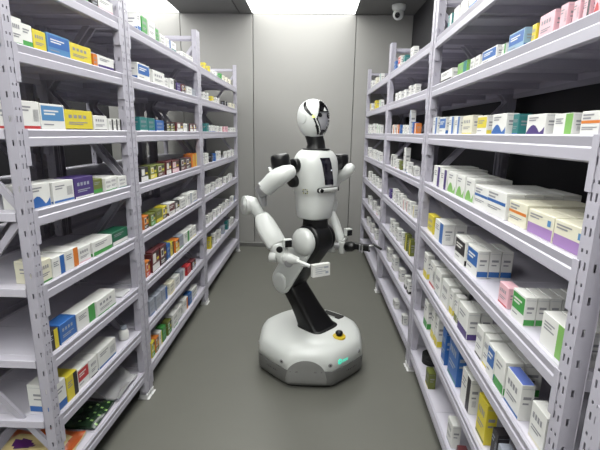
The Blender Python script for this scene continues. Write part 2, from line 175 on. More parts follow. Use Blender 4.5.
def ringpts(c, u, w, ru, rw, seg=28, n=2):
    out = []
    for i in range(seg):
        a = 2*PI*i/seg; ca, sa = math.cos(a), math.sin(a)
        x = math.copysign(abs(ca)**(2/n), ca); y = math.copysign(abs(sa)**(2/n), sa)
        out.append(V(c)+u*(ru*x)+w*(rw*y))
    return out
def tube(bm, pts, radii, seg=20, mi=0, round_ends=0):
    """swept round body through pts with a radius at each"""
    pts = [V(p) for p in pts]; rings = []
    n = len(pts)
    ref = None
    for i, p in enumerate(pts):
        d = (pts[min(i+1, n-1)]-pts[max(i-1, 0)]).normalized()
        if ref is None: _, u, w = frame_for(d)
        else:
            u = (ref-d*ref.dot(d)).normalized(); w = u.cross(d).normalized()
        ref = u
        rings.append((p, d, u, w, radii[i]))
    R = []
    if round_ends:
        p, d, u, w, r = rings[0]
        for k in range(4): a = PI/2*(1-k/4); R.append(ringpts(p-d*r*math.sin(a)*round_ends, u, w, max(r*math.cos(a), 1e-4), max(r*math.cos(a), 1e-4), seg))
    for p, d, u, w, r in rings: R.append(ringpts(p, u, w, r, r, seg))
    if round_ends:
        p, d, u, w, r = rings[-1]
        for k in range(1, 5): a = PI/2*k/4; R.append(ringpts(p+d*r*math.sin(a)*round_ends, u, w, max(r*math.cos(a), 1e-4), max(r*math.cos(a), 1e-4), seg))
    loft(bm, R, mi)
def drum(bm, p0, p1, r, bev=.006, seg=28, mi=0, r1=None):
    p0, p1 = V(p0), V(p1); d = (p1-p0).normalized(); r1 = r if r1 is None else r1
    tube(bm, [p0, p0+d*bev*.3, p0+d*bev, p1-d*bev, p1-d*bev*.3, p1], [r-bev, r-bev*.3, r, r1, r1-bev*.3, r1-bev], seg, mi)
def ellipsoid(bm, c, axes, radii, mi=0, seg=28, rg=16, n=2):
    """axes: three unit vectors"""
    a0, a1, a2 = axes; R = []
    for i in range(1, rg):
        t = PI*i/rg; R.append([V(c)+a2*(radii[2]*math.cos(t))+(q-V((0, 0, 0))) for q in ringpts((0, 0, 0), a0, a1, radii[0]*math.sin(t), radii[1]*math.sin(t), seg, n)])
    loft(bm, R, mi, cap=False)
    bm.verts.ensure_lookup_table()
    N = seg*(rg-1); base = len(bm.verts)-N
    top = bm.verts.new(V(c)+a2*radii[2]); bot = bm.verts.new(V(c)-a2*radii[2])
    bm.verts.ensure_lookup_table()
    for i in range(seg):
        f = bm.faces.new([top, bm.verts[base+i], bm.verts[base+(i+1) % seg]]); f.material_index = mi
        f = bm.faces.new([bot, bm.verts[base+N-seg+(i+1) % seg], bm.verts[base+N-seg+i]]); f.material_index = mi

# ---------------------------------------------------------------- room
M_floor = mat('grey vinyl floor', (110, 110, 103), .42, noise=.06, nscale=3, spec=.35)
M_wall = mat('grey wall panel', (158, 157, 154), .5, noise=.02, nscale=2)
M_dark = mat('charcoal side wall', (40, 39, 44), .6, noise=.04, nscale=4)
M_ceil = mat('grey ceiling board', (112, 112, 110), .6, noise=.03, nscale=3)
M_trim = mat('dark joint', (62, 62, 62), .6)
M_skirt = mat('brushed skirting', (128, 128, 126), .3, metal=.5)
WX0, WX1, WY0, WY1, CH = -2.75, 1.25, -2.6, 5.7, 3.07
def st(name, a, b, m, bev=0):
    bm = bmesh.new(); box(bm, a, b, bev); return tag(obj(name, bm, m), kind='structure')
st('floor', (WX0-.1, WY0-.1, -.1), (WX1+.1, WY1+.1, 0), M_floor)
# back wall of panels with thin open joints
bm = bmesh.new()
xs = [WX0, -1.729, -.789, .53, WX1]
for i in range(4): box(bm, (xs[i]+.004, WY1, 0), (xs[i+1]-.004, WY1+.05, CH), .002)
tag(obj('wall_back', bm, M_wall), kind='structure')
bm = bmesh.new(); box(bm, (WX0, WY1+.052, 0), (WX1, WY1+.1, CH)); tag(obj('trim_1', bm, M_trim), kind='structure')
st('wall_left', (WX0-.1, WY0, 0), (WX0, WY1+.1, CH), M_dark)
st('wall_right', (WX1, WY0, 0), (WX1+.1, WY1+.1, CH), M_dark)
st('wall_front', (WX0-.1, WY0-.1, 0), (WX1+.1, WY0, CH), M_wall)
bm = bmesh.new(); prism(bm, [(WX0, WY1, 0), (WX0, WY1-.012, 0), (WX0, WY1-.012, .055), (WX0, WY1-.006, .062), (WX0, WY1, .062)], (WX1-WX0, 0, 0))
tag(obj('baseboard_back', bm, M_skirt), kind='structure')
# ceiling boards between the luminous strips
bm = bmesh.new()
box(bm, (-1.712, WY0, CH), (-.96, WY1+.1, CH+.05)); box(bm, (-.945, WY0, CH), (-.80, WY1+.1, CH+.05))
box(bm, (.515, WY0, CH), (WX1+.1, WY1+.1, CH+.05))
tag(obj('ceiling', bm, M_ceil), kind='structure')
bm = bmesh.new(); box(bm, (WX0-.1, WY0, CH+.09), (WX1+.1, WY1+.1, CH+.15)); box(bm, (-.96, WY0, CH+.012), (-.945, WY1, CH+.05))
tag(obj('trim_2', bm, M_trim), kind='structure')
M_light = mat('luminous ceiling film', (250, 251, 247), .6, emit=7.1)
M_alu = mat('white aluminium rail', (205, 205, 205), .4)
for nm, x0, x1, lab in (('ceiling_light', -.795, .51, 'long luminous white ceiling strip above the aisle, in front of grey boards'),
                        ('ceiling_light', WX0+.02, -1.717, 'luminous white ceiling strip at upper left, beyond the left shelves')):
    r = empty(nm, ((x0+x1)/2, (WY0+WY1)/2, CH)); tag(r, lab, 'ceiling light')
    bm = bmesh.new(); box(bm, (x0+.006, WY0+.02, CH+.006), (x1-.006, WY1-.01, CH+.03)); obj('diffuser', bm, M_light, r)
    bm = bmesh.new()
    for xx in (x0, x1-.006): box(bm, (xx, WY0+.02, CH+.001), (xx+.006, WY1-.01, CH+.035))
    obj('rail', bm, M_alu, r)

# ---------------------------------------------------------------- shelving
M_steel = mat('lavender grey painted steel', (190, 187, 199), .38, noise=.02, nscale=6)
M_deck = mat('pale lavender shelf deck', (212, 209, 221), .36, noise=.02, nscale=5)
M_foot = mat('white foot pad', (220, 220, 220), .5)
def perforated_post(px, py, depth, width, h):
    """Channel post: slotted front face towards +X, a side flange on each side; origin at the foot's front corner."""
    bm = bmesh.new()
    W, D = width, depth
    cols = [0, .22*W, .22*W+.0065, W*.62, W*.62+.0065, W]
    zz = [0]; z = .02
    while z < h-.05: zz += [z, z+(.020 if len(zz) % 4 == 1 else .009)]; z += .04
    zz += [h]
    def strip(fn, hole_cols, cs, alt):
        grid = [[bm.verts.new(fn(c, z)) for c in cs] for z in zz]
        for i in range(len(zz)-1):
            for j in range(len(cs)-1):
                if i % 2 == 1 and j in hole_cols and not (alt and j == hole_cols[0] and (i//2) % 2): continue
                bm.faces.new([grid[i][j], grid[i][j+1], grid[i+1][j+1], grid[i+1][j]])
    strip(lambda c, z: V((0, c, z)), (1, 3), cols, False)
    dcols = [0, .3*D, .3*D+.007, D]
    strip(lambda c, z: V((-c, 0, z)), (1,), dcols, True)
    strip(lambda c, z: V((-c, W, z)), (1,), dcols, True)
    for y in (.0001, W-.0001-.008): 
        quad(bm, [(-D, y, 0), (-D, y+.008, 0), (-D, y+.008, h), (-D, y, h)])
    bmesh.ops.remove_doubles(bm, verts=bm.verts[:], dist=.0003)
    bmesh.ops.recalc_face_normals(bm, faces=bm.faces[:])
    g = bmesh.ops.solidify(bm, geom=bm.faces[:], thickness=.0018)
    return mesh('post', bm, M_steel)
PW, PD = .044, .04
def build_unit(y0, y1, xf, side, depth, h, label, skew=0, yA=0):
    """side=+1: aisle at +X of the rack (left rack); -1: right rack. xf is the front plane."""
    L = y1-y0
    r = empty('shelving_unit', (xf, (y0+y1)/2, 0)); tag(r, label, 'shelving unit', )
    c = r.location
    def X(d): return -side*d            # local x of a depth behind the front plane
    post_me = POST
    for (d, yy) in ((0, -L/2), (0, L/2-PW), (1, -L/2), (1, L/2-PW)):
        o = link('post', post_me, r)
        if d == 0:
            if side > 0: o.location = (0, yy, 0)
            else: o.location = (0, yy+PW, 0); o.rotation_euler = (0, 0, PI)
        else:
            if side > 0: o.location = (X(depth), yy+PW, 0); o.rotation_euler = (0, 0, PI)
            else: o.location = (X(depth), yy, 0)
        f = bmesh.new(); cx = X(PD/2) if d == 0 else X(depth-PD/2)
        box(f, (cx-.036, yy-.003, 0.0005), (cx+.036, yy+PW+.003, .004), .0015); box(f, (cx-.024, yy-.001, .004), (cx+.024, yy+PW+.001, .03), .001)
        me = mesh('foot', f, M_foot); fo = link('foot', me, o); fo.matrix_parent_inverse = Matrix.Identity(4)
        # foot is written in rack space: bring it into the post's own space
        Minv = (Matrix.Translation(o.location) @ Matrix.Rotation(o.rotation_euler.z, 4, 'Z')).inverted()
        me.transform(Minv)
    # end frames: zigzag braces
    for yy in (-L/2+PW/2, L/2-PW/2):
        z = .30; k = 0
        while z < h-.35:
            b = bmesh.new(); z2 = z+.50
            a0, a1 = (X(PD*.6), X(depth-PD*.6)) if k % 2 == 0 else (X(depth-PD*.6), X(PD*.6))
            p0 = V((a0, yy, z)); p1 = V((a1, yy, min(z2, h-.06))); d, u, w = frame_for(p1-p0)
            loft(b, [[p0+V((0, s*.006, 0))+w*t for s, t in ((-1, -.013), (1, -.013), (1, .013), (-1, .013))], [p1+V((0, s*.006, 0))+w*t for s, t in ((-1, -.013), (1, -.013), (1, .013), (-1, .013))]])
            link('brace', mesh('brace', b, M_steel), r); z = z2; k += 1
        for z in (.06, h-.06):
            b = bmesh.new(); box(b, (min(X(.03), X(depth-.03)), yy-.008, z-.014), (max(X(.03), X(depth-.03)), yy+.008, z+.014), .002)
            link('cross_bar', mesh('cross_bar', b, M_steel), r)
    # shelves
    yi0, yi1 = -L/2+PW, L/2-PW
    for z in (LVL if side > 0 else LVR):
        b = bmesh.new()
        xa, xb = sorted((X(.012), X(depth-.012)))
        n = max(2, round(L/.33))
        for k in range(n):      # deck trays laid side by side, hairline joints between them
            ya = -L/2+.004+(L-.008)*k/n; yb = -L/2+.004+(L-.008)*(k+1)/n-.0015
            if k == 0: ya = yi0-.0
            if k == n-1: yb = yi1
            box(b, (xa, ya, z-.004), (xb, yb, z), .0012)
            for (p0, p1) in ((ya, ya+.003), (yb-.003, yb)): box(b, (xa+.001, p0, z-.034), (xb-.001, p1, z-.0042))
            ym_ = (ya+yb)/2; box(b, (xa+.02, ym_-.02, z-.018), (xb-.02, ym_+.02, z-.0042), .004)
            for x_ in (xa+.002, xb-.005): box(b, (x_, ya+.003, z-.034), (x_+.003, yb-.003, z-.0042))
        # end strips between the posts
        for s in (-1, 1):
            e0, e1 = sorted((s*(L/2-.002), s*(L/2-PW+.001)))
            xc, xd = sorted((X(PD+.004), X(depth-PD-.004)))
            box(b, (xc, e0, z-.032), (xd, e1, z-.0005), .001)
        sh = link('shelf', mesh('shelf', b, M_deck), r)
        for back in (0, 1):
            b = bmesh.new()
            prof = [(0.0, -.001), (.004, .0035), (.010, .0035), (.016, -.001), (.016, -.06), (.004, -.06), (.0, -.056), (.0, -.028), (.0035, -.024)]
            prof = [((.0-q), z+t) for q, t in prof]   # q inward
            if not back: pts = [(X(-q), yi0, t) for q, t in prof]
            else: pts = [(X(depth+q), yi0, t) for q, t in prof]
            prism(b, pts, (0, yi1-yi0, 0))
            for yy, s in ((yi0, 1), (yi1, -1)):
                x_0 = X(-.0015) if not back else X(depth+.0015)
                x_1 = X(.001) if not back else X(depth-.001)
                ya, yb = sorted((yy-s*.013, yy+s*.012))
                xa2, xb2 = sorted((x_0, x_1))
                box(b, (xa2, ya, z-.125), (xb2, yb, z+.004), .0008)
                xa2, xb2 = sorted((X(.0) if not back else X(depth), X(.03) if not back else X(depth-.03)))
                ya, yb = sorted((yy+s*.010, yy+s*.012))
                box(b, (xa2, ya, z-.125), (xb2, yb, z-.0601), .0006)
            link('beam', mesh('beam', b, M_steel), sh)
    if skew:       # a unit standing slightly askew to the aisle
        yc = (y0+y1)/2; r.location.x += skew*(yc-yA)
        for ch in r.children_recursive:
            if ch.name.startswith('post'): ch.location.x += skew*(ch.location.y+PW/2); continue
            if ch.name.startswith('foot'): continue
            for v in ch.data.vertices: v.co.x += skew*v.co.y
    return r
POST = perforated_post(0, 0, PD, PW, 2.41)
LV = LVL
DL, DR = .45, .50
RACK = {}
RACK['L1'] = build_unit(1.414, 2.243, XL, 1, DL, 2.41, 'nearest left shelving unit with perforated lavender grey posts, cut by the left edge', *KS['L1'])
RACK['L2'] = build_unit(2.251, 3.660, XL, 1, DL, 2.41, 'middle left lavender grey shelving unit, beside the robot')
RACK['L3'] = build_unit(3.668, 5.466, XL, 1, DL, 2.41, 'farthest left lavender grey shelving unit, next to the back wall')
RACK['RA'] = build_unit(.912, 2.640, XR, -1, DR, 2.41, 'large near right shelving unit filling the right side of the picture', *KS['RA'])
RACK['RB'] = build_unit(2.648, 4.076, XR, -1, DR, 2.41, 'middle right lavender grey shelving unit, behind the near right one')
RACK['RC'] = build_unit(4.084, 5.675, XR, -1, DR, 2.41, 'farthest right lavender grey shelving unit, next to the back wall')
build_unit(-.70, .845, XR-.066, -1, DR, 2.41, 'shelving unit at the lower right picture edge, only its perforated post showing')
XB = XL-DL-.06
def copy_tree(o, parent=None):
    c = o.copy(); C.objects.link(c)
    if parent: c.parent = parent
    for ch in o.children: copy_tree(ch, c)
    return c
for k, s in (('L1', 'nearest'), ('L2', 'middle'), ('L3', 'farthest')):
    c = copy_tree(RACK[k]); c.location.x += -DL-.06
    c['label'] = 'dim rear shelving unit standing behind the %s left shelving unit' % s
    for ch in c.children_recursive: pass

# ---------------------------------------------------------------- medicine boxes
PAL = dict(w=((236, 236, 232), 'white'), c=((234, 230, 208), 'cream'), y=((226, 208, 62), 'yellow'), g=((70, 158, 74), 'green'),
           t=((40, 122, 122), 'teal'), b=((50, 104, 176), 'blue'), a=((150, 184, 208), 'pale blue'), v=((74, 54, 120), 'purple'),
           k=((238, 190, 200), 'pink'), r=((196, 52, 56), 'red'), d=((104, 50, 54), 'dark red'), n=((48, 44, 48), 'dark'),
           o=((222, 128, 48), 'orange'), q=((112, 120, 56), 'olive green'), e=((166, 172, 184), 'grey'), z=((150, 150, 156), 'print grey'), h=((132, 186, 96), 'light green'), l=((168, 132, 190), 'lilac'), s=((28, 100, 72), 'dark green'), u=((84, 140, 190), 'sky blue'), p=((98, 118, 190), 'periwinkle'))
def PM(k): return mat('carton print '+PAL[k][1], PAL[k][0], .42)
def carton(bm, x0, x1, y0, y1, z0, z1, st, side, slots, front=True):
    """one folding carton with printed panels; side=+1 faces +X"""
    base, acc, pat = st.split()[:3]
    def S(k):
        if k not in slots: slots.append(k)
        return slots.index(k)
    sb, sa, sn = S(base), S(acc), S('z' if base not in 'nvdb' else 'e')
    box(bm, (x0, y0, z0), (x1, y1, z1), .0011, sb)
    W, H = y1-y0, z1-z0
    xf = (x1+.0004) if side > 0 else (x0-.0004)
    def P(u0, v0, u1, v1, mi, lift=0):
        x = xf+side*lift
        # u runs left to right as one reads it from the aisle
        if side > 0: ya, yb = y0+u0*W, y0+u1*W
        else: ya, yb = y1-u0*W, y1-u1*W
        za, zb = z0+v0*H, z0+v1*H
        vs = [bm.verts.new(c) for c in ((x, ya, za), (x, yb, za), (x, yb, zb), (x, ya, zb))]
        f = bm.faces.new(vs); f.material_index = mi
    def lines(u0, v0, n, w, hh, mi, gap=1.9):
        for i in range(n):
            ww = w*(1-.25*(i % 2)); P(u0, v0-i*hh*gap-hh, u0+ww, v0-i*hh*gap, mi, .0002)
    if front:
        if pat == '0': P(.02, .04, .98, .30, sa); lines(.12, .80, 2, .6, .06, sn)
        elif pat == '1':
            P(.04, .36, .96, .92, sa); lines(.14, .76, 2, .6, .06, S('w') if acc not in 'wcyk' else sn); lines(.1, .24, 1, .4, .05, sn)
        elif pat == '8':
            P(.02, .03, .98, .34, sa); P(.12, .42, .52, .86, S('w')); P(.18, .5, .46, .78, sa, .0002); P(.62, .48, .92, .6, S('y')); P(.6, .7, .94, .9, S('n')); lines(.1, .26, 2, .6, .05, S('w'))
        elif pat == '6': P(.02, .02, .98, .46, sa); lines(.08, .86, 2, .5, .06, sn); P(.78, .56, .9, .8, S('u'))
        elif pat == '7': P(.02, .50, .98, .62, sa); lines(.08, .88, 2, .5, .07, sn); lines(.08, .36, 2, .7, .04, sn)
        elif pat == '2': P(.62, .02, .98, .98, sa); lines(.1, .78, 3, .4, .05, sn)
        elif pat == '3':
            for i in range(4): P(.14+i*.17, .60, .14+i*.17+.11, .76, sn, .0002)
            lines(.14, .42, 2, .66, .045, sn); P(.02, .02, .98, .09, sa)
        elif pat == '4':
            lines(.12, .86, 2, .5, .06, sn)
            x = xf
            pts = []
            for i in range(9):
                u = .03+.94*i/8; pts.append((u, .08+.42*abs(math.sin(u*4.1))))
            poly = [(.03, .03)]+pts+[(.97, .03)]
            vs = []
            for u, v in poly:
                yy = y0+u*W if side > 0 else y1-u*W
                vs.append(bm.verts.new((x, yy, z0+v*H)))
            f = bm.faces.new(vs); f.material_index = sa
        elif pat == '5':
            P(.02, .04, .98, .14, sa); lines(.1, .82, 2, .45, .06, sn)
            for i in range(7): P(.66+i*.04, .3, .66+i*.04+.018, .72, sn, .0002)
    if len(st.split()) > 3: quad(bm, [(x0+.002, y0+.002, z1+.0004), (x1-.002, y0+.002, z1+.0004), (x1-.002, y1-.002, z1+.0004), (x0+.002, y1-.002, z1+.0004)], S(st.split()[3]))
    # end face towards the room: tuck flap seam and small print
    xe0, xe1 = x0, x1
    ye = y0-.0004
    D = xe1-xe0
    def E(u0, v0, u1, v1, mi):
        quad(bm, [(xe0+u0*D, ye, z0+v0*H), (xe0+u1*D, ye, z0+v0*H), (xe0+u1*D, ye, z0+v1*H), (xe0+u0*D, ye, z0+v1*H)], mi)
    E(.06, .895, .94, .905, S('e'))
    if pat in '0156': E(.03, .04, .97, .24 if pat != '5' else .12, sa)
    E(.2, .6, .8, .68, sn); E(.2, .46, .65, .51, sn)
    if pat in '25':
        for i in range(6): E(.3+i*.07, .22, .3+i*.07+.03, .40, sn)
ORD = ['first', 'second', 'third', 'fourth', 'fifth', 'sixth', 'seventh', 'eighth', 'ninth', 'tenth', 'eleventh', 'twelfth', 'thirteenth', 'fourteenth', 'fifteenth', 'sixteenth', 'seventeenth', 'eighteenth', 'nineteenth']
PATW = {'0': 'base band', '1': 'panel', '2': 'side stripe', '3': 'edge', '4': 'wave', '5': 'line', '6': 'half panel', '7': 'stripe', '8': 'patches'}
SH = ['top shelf', 'second shelf', 'third shelf', 'fourth shelf', 'fifth shelf', 'sixth shelf', 'seventh shelf', 'bottom shelf']
RN = dict(L1='near left rack', L2='middle left rack', L3='far left rack', RA='near right rack', RB='middle right rack', RC='far right rack')
items = []
for rk, lv, row in STOCK:
    if rk == 'L2':
        row = [[a, b_, h, d, q, (s_[:-1]+'8' if s_[0] in 'nqdoy' and s_[-1] == '3' else s_)] for a, b_, h, d, q, s_ in row]
    side = 1 if rk[0] == 'L' else -1
    n = len(row)
    for i, (ya, yb, h, d, rows, stl) in enumerate(row):
        j = random.uniform(-.004, .006)
        for k in range(rows):
            xfront = XL-.020-j if side > 0 else XR+.020+j
            xfront += -side*k*(d+.003)
            x0, x1 = (xfront-d, xfront) if side > 0 else (xfront, xfront+d)
            area = h*(yb-ya+d)/((ya+.2)**2)*(.35 if k else 1)
            items.append((area, rk, lv, i, n, k, x0, x1, ya, yb, h, stl, side))
items.sort(key=lambda t: -t[0])
NIND = 300
rest = bmesh.new(); rest_slots = []
for q, (area, rk, lv, i, n, k, x0, x1, ya, yb, h, stl, side) in enumerate(items):
    z = (LVL if side > 0 else LVR)[lv-1]+.0006
    if q >= NIND:
        carton(rest, x0, x1, ya, yb, z, z+h, stl, side, rest_slots); continue
    base, acc, pat = stl.split()[:3]
    slots = []; bm = bmesh.new()
    ang = random.uniform(-.02, .02) if (k == 0 and n < 9) else 0
    carton(bm, x0, x1, ya, yb, z, z+h, stl, side, slots, front=(k == 0))
    o = obj('medicine_box', bm, [PM(s) for s in slots], None, ((x0+x1)/2, (ya+yb)/2, z))
    ks, kA = KS.get(rk, (0, 0)); o.location.x += ks*((ya+yb)/2-kA); o.rotation_euler.z = -math.atan(ks)
    if n == 1: pos = 'only box'
    elif i == 0: pos = 'nearest'
    elif i == n-1: pos = 'farthest'
    else: pos = ORD[i]
    look = '%s box with %s %s' % (PAL[base][1], PAL[acc][1], PATW[pat])
    if k: look = '%s box' % PAL[base][1]; pos = '%s column, %s row back' % (pos, ORD[k])
    else: look = look
    lab = '%s, %s on %s, %s' % (look, pos, SH[lv-1], RN[rk])
    tag(o, lab, 'medicine box', 'medicine boxes on the %s of the %s' % (SH[lv-1], RN[rk]))
if rest_slots:
    tag(obj('distant_medicine_boxes', rest, [PM(s) for s in rest_slots]), 'tiny pale medicine boxes standing far back on both rows of shelves', 'medicine boxes', kind='stuff')
else: rest.free()

# ---------------------------------------------------------------- robot
M_white = mat('white robot shell', (226, 229, 226), .32, coat=.25)
M_white2 = mat('off white robot joint', (205, 207, 204), .4)
M_black = mat('black robot shell', (9, 9, 11), .33, spec=.4)
M_gloss = mat('black glossy face', (6, 6, 8), .2)
M_visor = mat('grey visor', (176, 176, 180), .22)
M_metal = mat('brushed robot metal', (176, 176, 178), .35, metal=.6)
M_band = mat('grey robot skirt', (112, 112, 110), .45)
M_cover = mat('light grey cover', (140, 140, 138), .45)
M_rub = mat('black rubber', (18, 18, 18), .7)
M_yel = mat('yellow emergency ring', (226, 196, 40), .4)
M_glow = mat('lit green status sign', (60, 225, 190), .5, emit=.9)
M_glowy = mat('lit yellow green ear light', (214, 236, 110), .5, emit=1.0)
M_blue = mat('dark blue screen glass', (24, 22, 34), .12)
az = math.radians(48)
F = V((math.sin(az), -math.cos(az), 0)); S = V((-math.cos(az), -math.sin(az), 0)); Z = V((0, 0, 1))
BC = V((.020, 2.705, 0)); T = V((.022, 2.70, 0))
rob = empty('robot', BC)
tag(rob, 'white and black humanoid robot on a round wheeled base, holding out a carton', 'robot')
def L(f, s, z, o=None):
    return (o if o is not None else T)+F*f+S*s+Z*z

# --- base
def base_r(a, k):
    # rounded octagon, k=0 circle .. 1 octagon with flat facets
    q = ((a+PI/8) % (PI/4))-PI/8
    octa = math.cos(PI/8)/math.cos(q)*1.03
    return (1-k)*1.0+k*octa
def base_ring(z, r, k, seg=96, sx=1.0):
    return [BC+F*(math.cos(2*PI*i/seg+.0)*r*base_r(2*PI*i/seg+.35+PI/8, k))+S*(math.sin(2*PI*i/seg)*r*base_r(2*PI*i/seg+.35+PI/8, k))+Z*z for i in range(seg)]
bm = bmesh.new()
prof = [(.130, .368, .75), (.134, .372, .72), (.185, .370, .6), (.220, .360, .45), (.246, .342, .3), (.264, .312, .2), (.275, .272, .1), (.281, .22, 0), (.284, .15, 0), (.285, .06, 0)]
loft(bm, [base_ring(z, r, k) for z, r, k in prof])
base = obj('base_body', bm, M_white, rob, smooth=50)
bm = bmesh.new()
loft(bm, [base_ring(z, r, k) for z, r, k in [(.022, .353, .8), (.026, .363, .8), (.045, .371, .8), (.124, .375, .75), (.130, .373, .75), (.131, .362, .75)]])
skirt = obj('base_skirt', bm, M_band, rob, smooth=50)
bm = bmesh.new(); loft(bm, [base_ring(z, r, .8) for z, r in [(.002, .335), (.004, .34), (.024, .345)]])
obj('bumper', bm, M_rub, rob, smooth=50)
for a in (20, 140, 260):
    bm = bmesh.new(); c = BC+V((math.cos(math.radians(a))*.27, math.sin(math.radians(a))*.27, .0255))
    drum(bm, c-V((.018, 0, 0)), c+V((.018, 0, 0)), .025, seg=20); obj('wheel', bm, M_rub, rob, smooth=True)
def radial(angdeg, r, z):      # direction from the base centre; angle 0 = towards the camera (-Y), positive to the picture's right
    a = math.radians(angdeg); d = V((math.sin(a), -math.cos(a), 0)); return BC+d*r+Z*z, d
def on_base(angdeg, z):
    """radius of the white/grey shell at this direction and height"""
    _, d = radial(angdeg, 1, 0)
    th = math.atan2(d.dot(S), d.dot(F))
    pr = [(.022, .353, .8), (.045, .371, .8), (.124, .375, .75)]+prof
    for (z0, r0, k0), (z1, r1, k1) in zip(pr, pr[1:]):
        if z0 <= z <= z1:
            t = (z-z0)/(z1-z0+1e-9); r = r0+(r1-r0)*t; k = k0+(k1-k0)*t
            return r*base_r(th+.35+PI/8, k)
    return .3
# round-topped grey cover on the front
def patch(angc, half, zfun0, zfun1, lift, n=24, m=8, thick=.004):
    bm = bmesh.new(); g = []
    for i in range(n+1):
        u = -1+2*i/n; a = angc+half*u; row = []
        for j in range(m+1):
            z = zfun0(u)+(zfun1(u)-zfun0(u))*j/m
            p, d = radial(a, on_base(a, z)+lift, z); row.append(bm.verts.new(p))
        g.append(row)
    for i in range(n):
        for j in range(m): bm.faces.new([g[i][j], g[i+1][j], g[i+1][j+1], g[i][j+1]])
    bmesh.ops.recalc_face_normals(bm, faces=bm.faces[:])
    if bm.faces[0].normal.dot(V(radial(angc, 1, 0)[1])) < 0: bmesh.ops.reverse_faces(bm, faces=bm.faces[:])
    bmesh.ops.solidify(bm, geom=bm.faces[:], thickness=thick)
    return bm
def arch(u): return .075+.128*math.sqrt(max(0, 1-abs(u)**2.2))
obj('front_cover', patch(-4, 20.5, lambda u: .028, arch, .003), M_cover, rob, smooth=50)
rm = patch(-4, 22.5, lambda u: .131, lambda u: max(.133, .082+.129*math.sqrt(max(0, 1-abs(u)**2.2))), .001)
obj('cover_rim', rm, M_white, rob, smooth=50)
for a, z in ((-30, .172), (20, .172), (62, .18), (-75, .18)):
    p, d = radial(a, on_base(a, z), z); bm = bmesh.new(); drum(bm, p-d*.004, p+d*.003, .014, .002, 16); s_ = obj('screw_cap', bm, M_metal, base)
    bm = bmesh.new(); drum(bm, p+d*.003, p+d*.0042, .005, .0005, 12, 0); obj('socket', bm, M_black, s_)
# fine vent marks and small printing strokes on the skirt
for a0 in (-52, 42):
    bm = bmesh.new()
    for k in range(7):
        a = a0+k*2.6; z = .090
        p, d = radial(a, on_base(a, z)+.0007, z); t = d.cross(Z)
        w_ = .008 if k % 3 else .004
        quad(bm, [p-t*w_/2-Z*.004, p+t*w_/2-Z*.004, p+t*w_/2+Z*.005, p-t*w_/2+Z*.005])
    obj('skirt_print', bm, M_rub if a0 > 0 else M_trim, skirt)
# green lit mark: a small round emblem and a word of four strokes
bm = bmesh.new()
def mark(a, z, w_, h_):
    p, d = radial(a, on_base(a, z)+.0012, z); t = d.cross(Z)*-1
    p2, d2 = radial(a, on_base(a, z+h_)+.0012, z+h_)
    quad(bm, [p-t*w_/2, p+t*w_/2, p2+t*w_/2, p2-t*w_/2])
for k in range(8):
    q = k*PI/4; mark(31.0+1.9*math.cos(q), .176+.014*math.sin(q), .008, .008)
mark(30.4, .172, .006, .012)
for k, a in enumerate((35.2, 36.9, 38.6, 40.3, 42.0)):
    mark(a, .181, .0075, .004); mark(a, .167+.002*(k % 2), .0075, .004); mark(a-.4, .170, .003, .014)
    if k % 2: mark(a+.5, .172, .003, .012)
obj('status_sign', bm, M_glow, base)
# emergency stop
ep = V(PT['estop']); ez = .274
bm = bmesh.new(); drum(bm, V((ep.x, ep.y, ez-.01)), V((ep.x, ep.y, ez+.010)), .043, .004, 32); er = obj('emergency_ring', bm, M_yel, rob, smooth=True)
bm = bmesh.new(); c0 = V((ep.x, ep.y, ez+.010))
tube(bm, [c0, c0+Z*.012, c0+Z*.014, c0+Z*.024, c0+Z*.032, c0+Z*.036], [.018, .018, .025, .025, .018, .003], 24)
obj('stop_button', bm, M_black, er, smooth=50)
# slot with a handle bar behind the leg
sp = BC+F*.225+V((.012, .10, 0))
def obox(bm, c, ax, half, bev=0, mi=0):
    M = Matrix((( ax[0].x, ax[1].x, ax[2].x, c.x), (ax[0].y, ax[1].y, ax[2].y, c.y), (ax[0].z, ax[1].z, ax[2].z, c.z), (0, 0, 0, 1)))
    box(bm, (-half[0], -half[1], -half[2]), half, bev, mi, M)
sd = V((.80, -.60, 0)); sn_ = V((.6, .8, 0)); tilt = V((0, 0, 1))
sc_ = V((.180, 2.870, .2785))
bm = bmesh.new(); obox(bm, sc_, (sd, sn_, Z), (.080, .036, .006), .003); sl = obj('charging_slot', bm, M_rub, rob)
bm = bmesh.new(); obox(bm, sc_-sn_*.036-sd*.02, (sd, sn_, Z), (.065, .008, .008), .004); obj('slot_cover', bm, M_white2, sl, smooth=50)

# --- leg column
KN = V((-.130, 2.765, .60)); HIP = V((.028, 2.655, .915)); BT = V((.066, 2.690, .276))
def slab(pts, bevel=.3):
    """pts: centre, half along F-ish in-plane vector, half along S"""
    return pts
bm = bmesh.new()
rings = []
down = (BT-KN).normalized()
for t, hf, hs in ((-.10, .050, .065), (-.04, .066, .078), (.0, .072, .084), (.25, .072, .090), (.55, .074, .096), (.8, .084, .106), (.93, .094, .113), (1.0, .104, .118)):
    c = KN+(BT-KN)*t
    rings.append(ringpts(c, F, S, hf, hs, 40, 4.5))
loft(bm, rings); obj('lower_leg', bm, M_black, rob, smooth=50)
bm = bmesh.new(); rings = []
for t, r in ((0, 1.0), (1, 1.0)):
    pass
# collar where the leg enters the base
loft(bm, [ringpts(BT+Z*zz, F, S, a_, b_, 40, 4) for zz, a_, b_ in ((-.004, .112, .126), (.008, .112, .126), (.013, .106, .120), (.013, .07, .07))])
obj('leg_collar', bm, M_black, rob, smooth=50)
